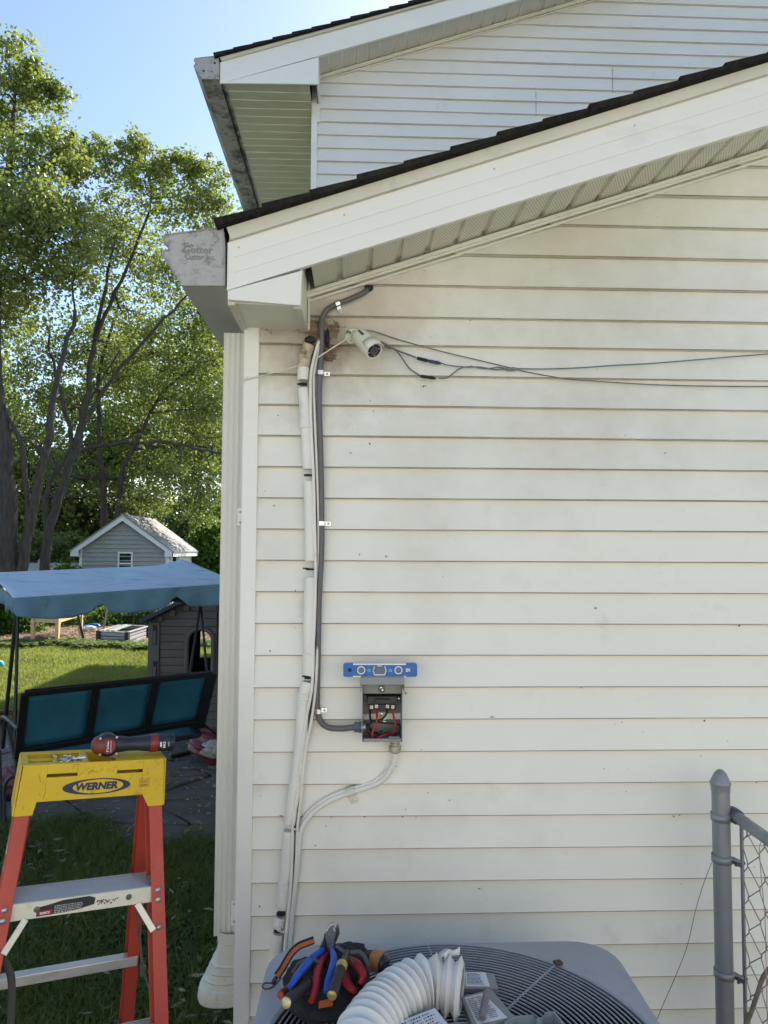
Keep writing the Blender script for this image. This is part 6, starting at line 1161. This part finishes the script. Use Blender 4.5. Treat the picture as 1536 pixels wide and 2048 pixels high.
mb=MB(); 
for p,q in ((A,B),(B,C)):
    d=nrm(q-p); mb.bar(p+d*.03+V(0,0,Hh-.38),p+d*.16+V(0,0,Hh-.25),.03,.04)
mb.build('corner_brace',M_pine,pl)
rb=thing('raised_bed','low grey raised bed with black corners on the lawn edge','raised bed',tuple(PZ(250,1285,0)))
A=PZ(197,1288,0); B=PZ(254,1291.5,0); C=PZ(294.5,1277,0); D=A+C-B; Hb=.27; M_cg=mat('weathered_boards',(.33,.33,.32),rough=.6,var=.15,scale=6,stretch=(1,1,8))
mb=MB()
for p,q in ((A,B),(B,C),(C,D),(D,A)):
    for k in range(3): mb.bar(p+V(0,0,.045+k*.085),q+V(0,0,.045+k*.085),.03,.07)
mb.build('board',M_cg,rb,bevel=.006)
mb=MB()
for p,q in ((A,B),(B,C),(C,D),(D,A)): mb.bar(p+V(0,0,Hb),q+V(0,0,Hb),.07,.02)
mb.build('rim',M_cg,rb,bevel=.004)
for q in (A,B,C,D): mb=MB(); mb.obox(q+V(0,0,Hb/2),nrm(B-A)*.05,nrm(C-B)*.05,V(0,0,Hb/2+.012)); mb.build('corner_post',M_black,rb,bevel=.004)
mb=MB(); mb.prism([q*.98+(A+B+C+D)/4*.02+V(0,0,.1) for q in (A,B,C,D)],(0,0,.08)); mb.build('soil',M_soil,rb)
rs=random.Random(12)
for k in range(4): 
    s=rs.uniform(.15,.85); p=A*(1-s)+B*s; mb=MB(); mb.bar(p+V(0,0,Hb+.02),p+(C-B)*rs.uniform(.7,1)+V(rs.gauss(0,.1),0,Hb+.025),.05,.02); mb.build('slat',M_cg,rb)
wf=thing('wire_fence','black wire mesh garden fence with thin posts behind the raised beds','fence',(-5,14.9,0))
mb=MB(); Yw=14.9
for k in range(66): x=-10.6+k*.15; mb.bar((x,Yw,0),(x+.002,Yw,1.15),.0045,.0045,up=(1,0,0))
for k in range(9): z=.02+k*.14; mb.bar((-10.6,Yw-.003,z),(-.8,Yw-.003,z),.0045,.0045)
mb.build('mesh',mat('black_wire',(.012,.014,.010),rough=.7),wf)
for x in (-9.5,-7.3,-5.0,-2.9): mb=MB(); mb.tube([V(x,Yw+.02,0),V(x+.05,Yw+.02,1.25)],.02,8); mb.build('post',M_tubeb,wf,smooth=50)
t=thing('garden_stake','dark leaning metal stake in front of the planter table','stake',tuple(PZ(168,1287,0)))
mb=MB(); a=PZ(169,1288,0); mb.tube([a,P(156,1230,a[1])],.028,8); mb.build('rod',M_tubeb,t,smooth=50)
t=thing('garden_stake','pale leaning pole behind the raised bed','stake',tuple(PZ(205,1262,0)))
mb=MB(); a=PZ(206,1262,0); mb.tube([a,P(215,1215,a[1])],.026,8); mb.build('rod',M_galv,t,smooth=50)
t=thing('toy_ball','turquoise plastic toy lying on the lawn at the far left edge','toy',tuple(PZ(0,1338,0)))
q=PZ(-1,1338,.0); r_=.075; mb=MB(); mb.lathe([(.01,0),(r_*.8,.01),(r_,.05),(r_*.9,.10),(r_*.6,.13)],q,(0,0,1),20); mb.build('bowl',mat('turquoise',(.05,.42,.45),rough=.4),t,smooth=50)
mb=MB(); mb.lathe([(r_*.4,.131),(r_*.62,.128)],q,(0,0,1),20); mb.build('rim',M_white,t)
t=thing('blue_bin','small blue and white plastic things lying beyond the planter table','garden clutter',tuple(PZ(175,1262,0)))
for k,(x,y,m_) in enumerate(((170,1256,M_blue),(180,1257,M_white),(187,1252,M_blue))): lump('item',PZ(x,y,.06),(.16,.1,.07),m_,t,amp=.2,seed=k)
# hose, bags, chair at the patio
hs=thing('garden_hose','coiled reddish garden hose on the patio behind the swing arm','hose',tuple(PZ(10,1448,.02)))
c=PZ(14,1449,.02); pts=[]
for k in range(150): a_=k*.2; r_=.30+.05*math.sin(k*.13)+.002*k*.3; pts.append(c+V(math.cos(a_)*r_+.04*math.sin(k*.05),math.sin(a_)*r_*1.1,.012+.0009*k*.5+.008*math.sin(k*.7)))
pts+= [pts[-1]+V(.1,-.05,-.03),pts[-1]+V(-.3,-.4,-.04),pts[-1]+V(-.9,-.5,-.06)]
mb=MB(); mb.tube(smoothpath(pts,3),.0125,8); mb.build('hose_tube',mat('red_rubber',(.20,.055,.045),rough=.55,var=.2,scale=12),hs,smooth=60)
bg=thing('plastic_bag','crumpled red and white plastic bag on the patio beside the downspout','bag',tuple(PZ(415,1520,0)))
M_bag=mat('red_white_bag',(.17,.025,.03),rough=.4,var=.3,scale=9,bump=.6,bscale=22,stains=[((.36,.33,.33),.9,7.,.56),((.04,.015,.015),.8,16.,.55)],coat=.2)
q=PZ(420,1528,0); lump('bag_body',q+V(0,.05,.17),(.20,.17,.13),M_bag,bg,amp=.12,fr=3.5,n=44); 
lump('bag_front',q+V(.05,-.085,.16),(.12,.06,.085),mat('white_film',(.42,.42,.41),rough=.4,var=.3,scale=18,bump=.6,bscale=30,stains=[((.10,.09,.09),.8,26.,.52)]),bg,amp=.15,n=30,seed=2)
p2=thing('flower_pot','dark maroon plastic pot under the crumpled bag','pot',tuple(q)); mb=MB(); mb.lathe([(.10,0),(.13,.10),(.145,.11),(.145,.13)],q+V(.06,.02,0),(0,0,1),20); mb.build('pot',mat('maroon_pot',(.11,.015,.02),rough=.6,var=.3,scale=20),p2,smooth=30); mb=MB(); mb.lathe([(.148,.115),(.152,.12),(.148,.132)],q+V(.06,.02,0),(0,0,1),20); mb.build('rim',MATS['maroon_pot'],p2)
bg=thing('plastic_bag','dark maroon mottled bag at the far left behind the ladder cap','bag',tuple(PZ(22,1590,0))); q=PZ(22,1596,0)
lump('bag_body',q+V(0,.0,.12),(.14,.12,.13),mat('maroon_film',(.11,.03,.045),rough=.45,var=.35,scale=14,bump=.6,bscale=26,stains=[((.30,.26,.27),.7,26.,.58)]),bg,amp=.12,n=36,seed=7); mb=MB(); mb.lathe([(.12,0),(.13,.03)],q,(0,0,1),16); mb.build('bag_base',M_black,bg)
ch=thing('tubular_chair','bent dark tube of a garden chair at the left edge behind the ladder','chair',tuple(PZ(10,1640,0)))
q0=PZ(10,1660,0); Yq=q0[1]; mb=MB(); mb.tube(smoothpath([q0,P(8,1600,Yq),P(9,1575,Yq),P(15,1560,Yq),P(26,1554,Yq+.02),P(48,1553,Yq+.25),P(80,1549,Yq+.5)],6),.014,10); mb.build('frame_tube',mat('slate_tube',(.05,.055,.062),rough=.45),ch,smooth=60)
mb=MB(); mb.tube([P(-2,1500,Yq-.1),P(0,1640,Yq-.1)],.016,8); mb.build('leg',MATS['slate_tube'],ch,smooth=60)
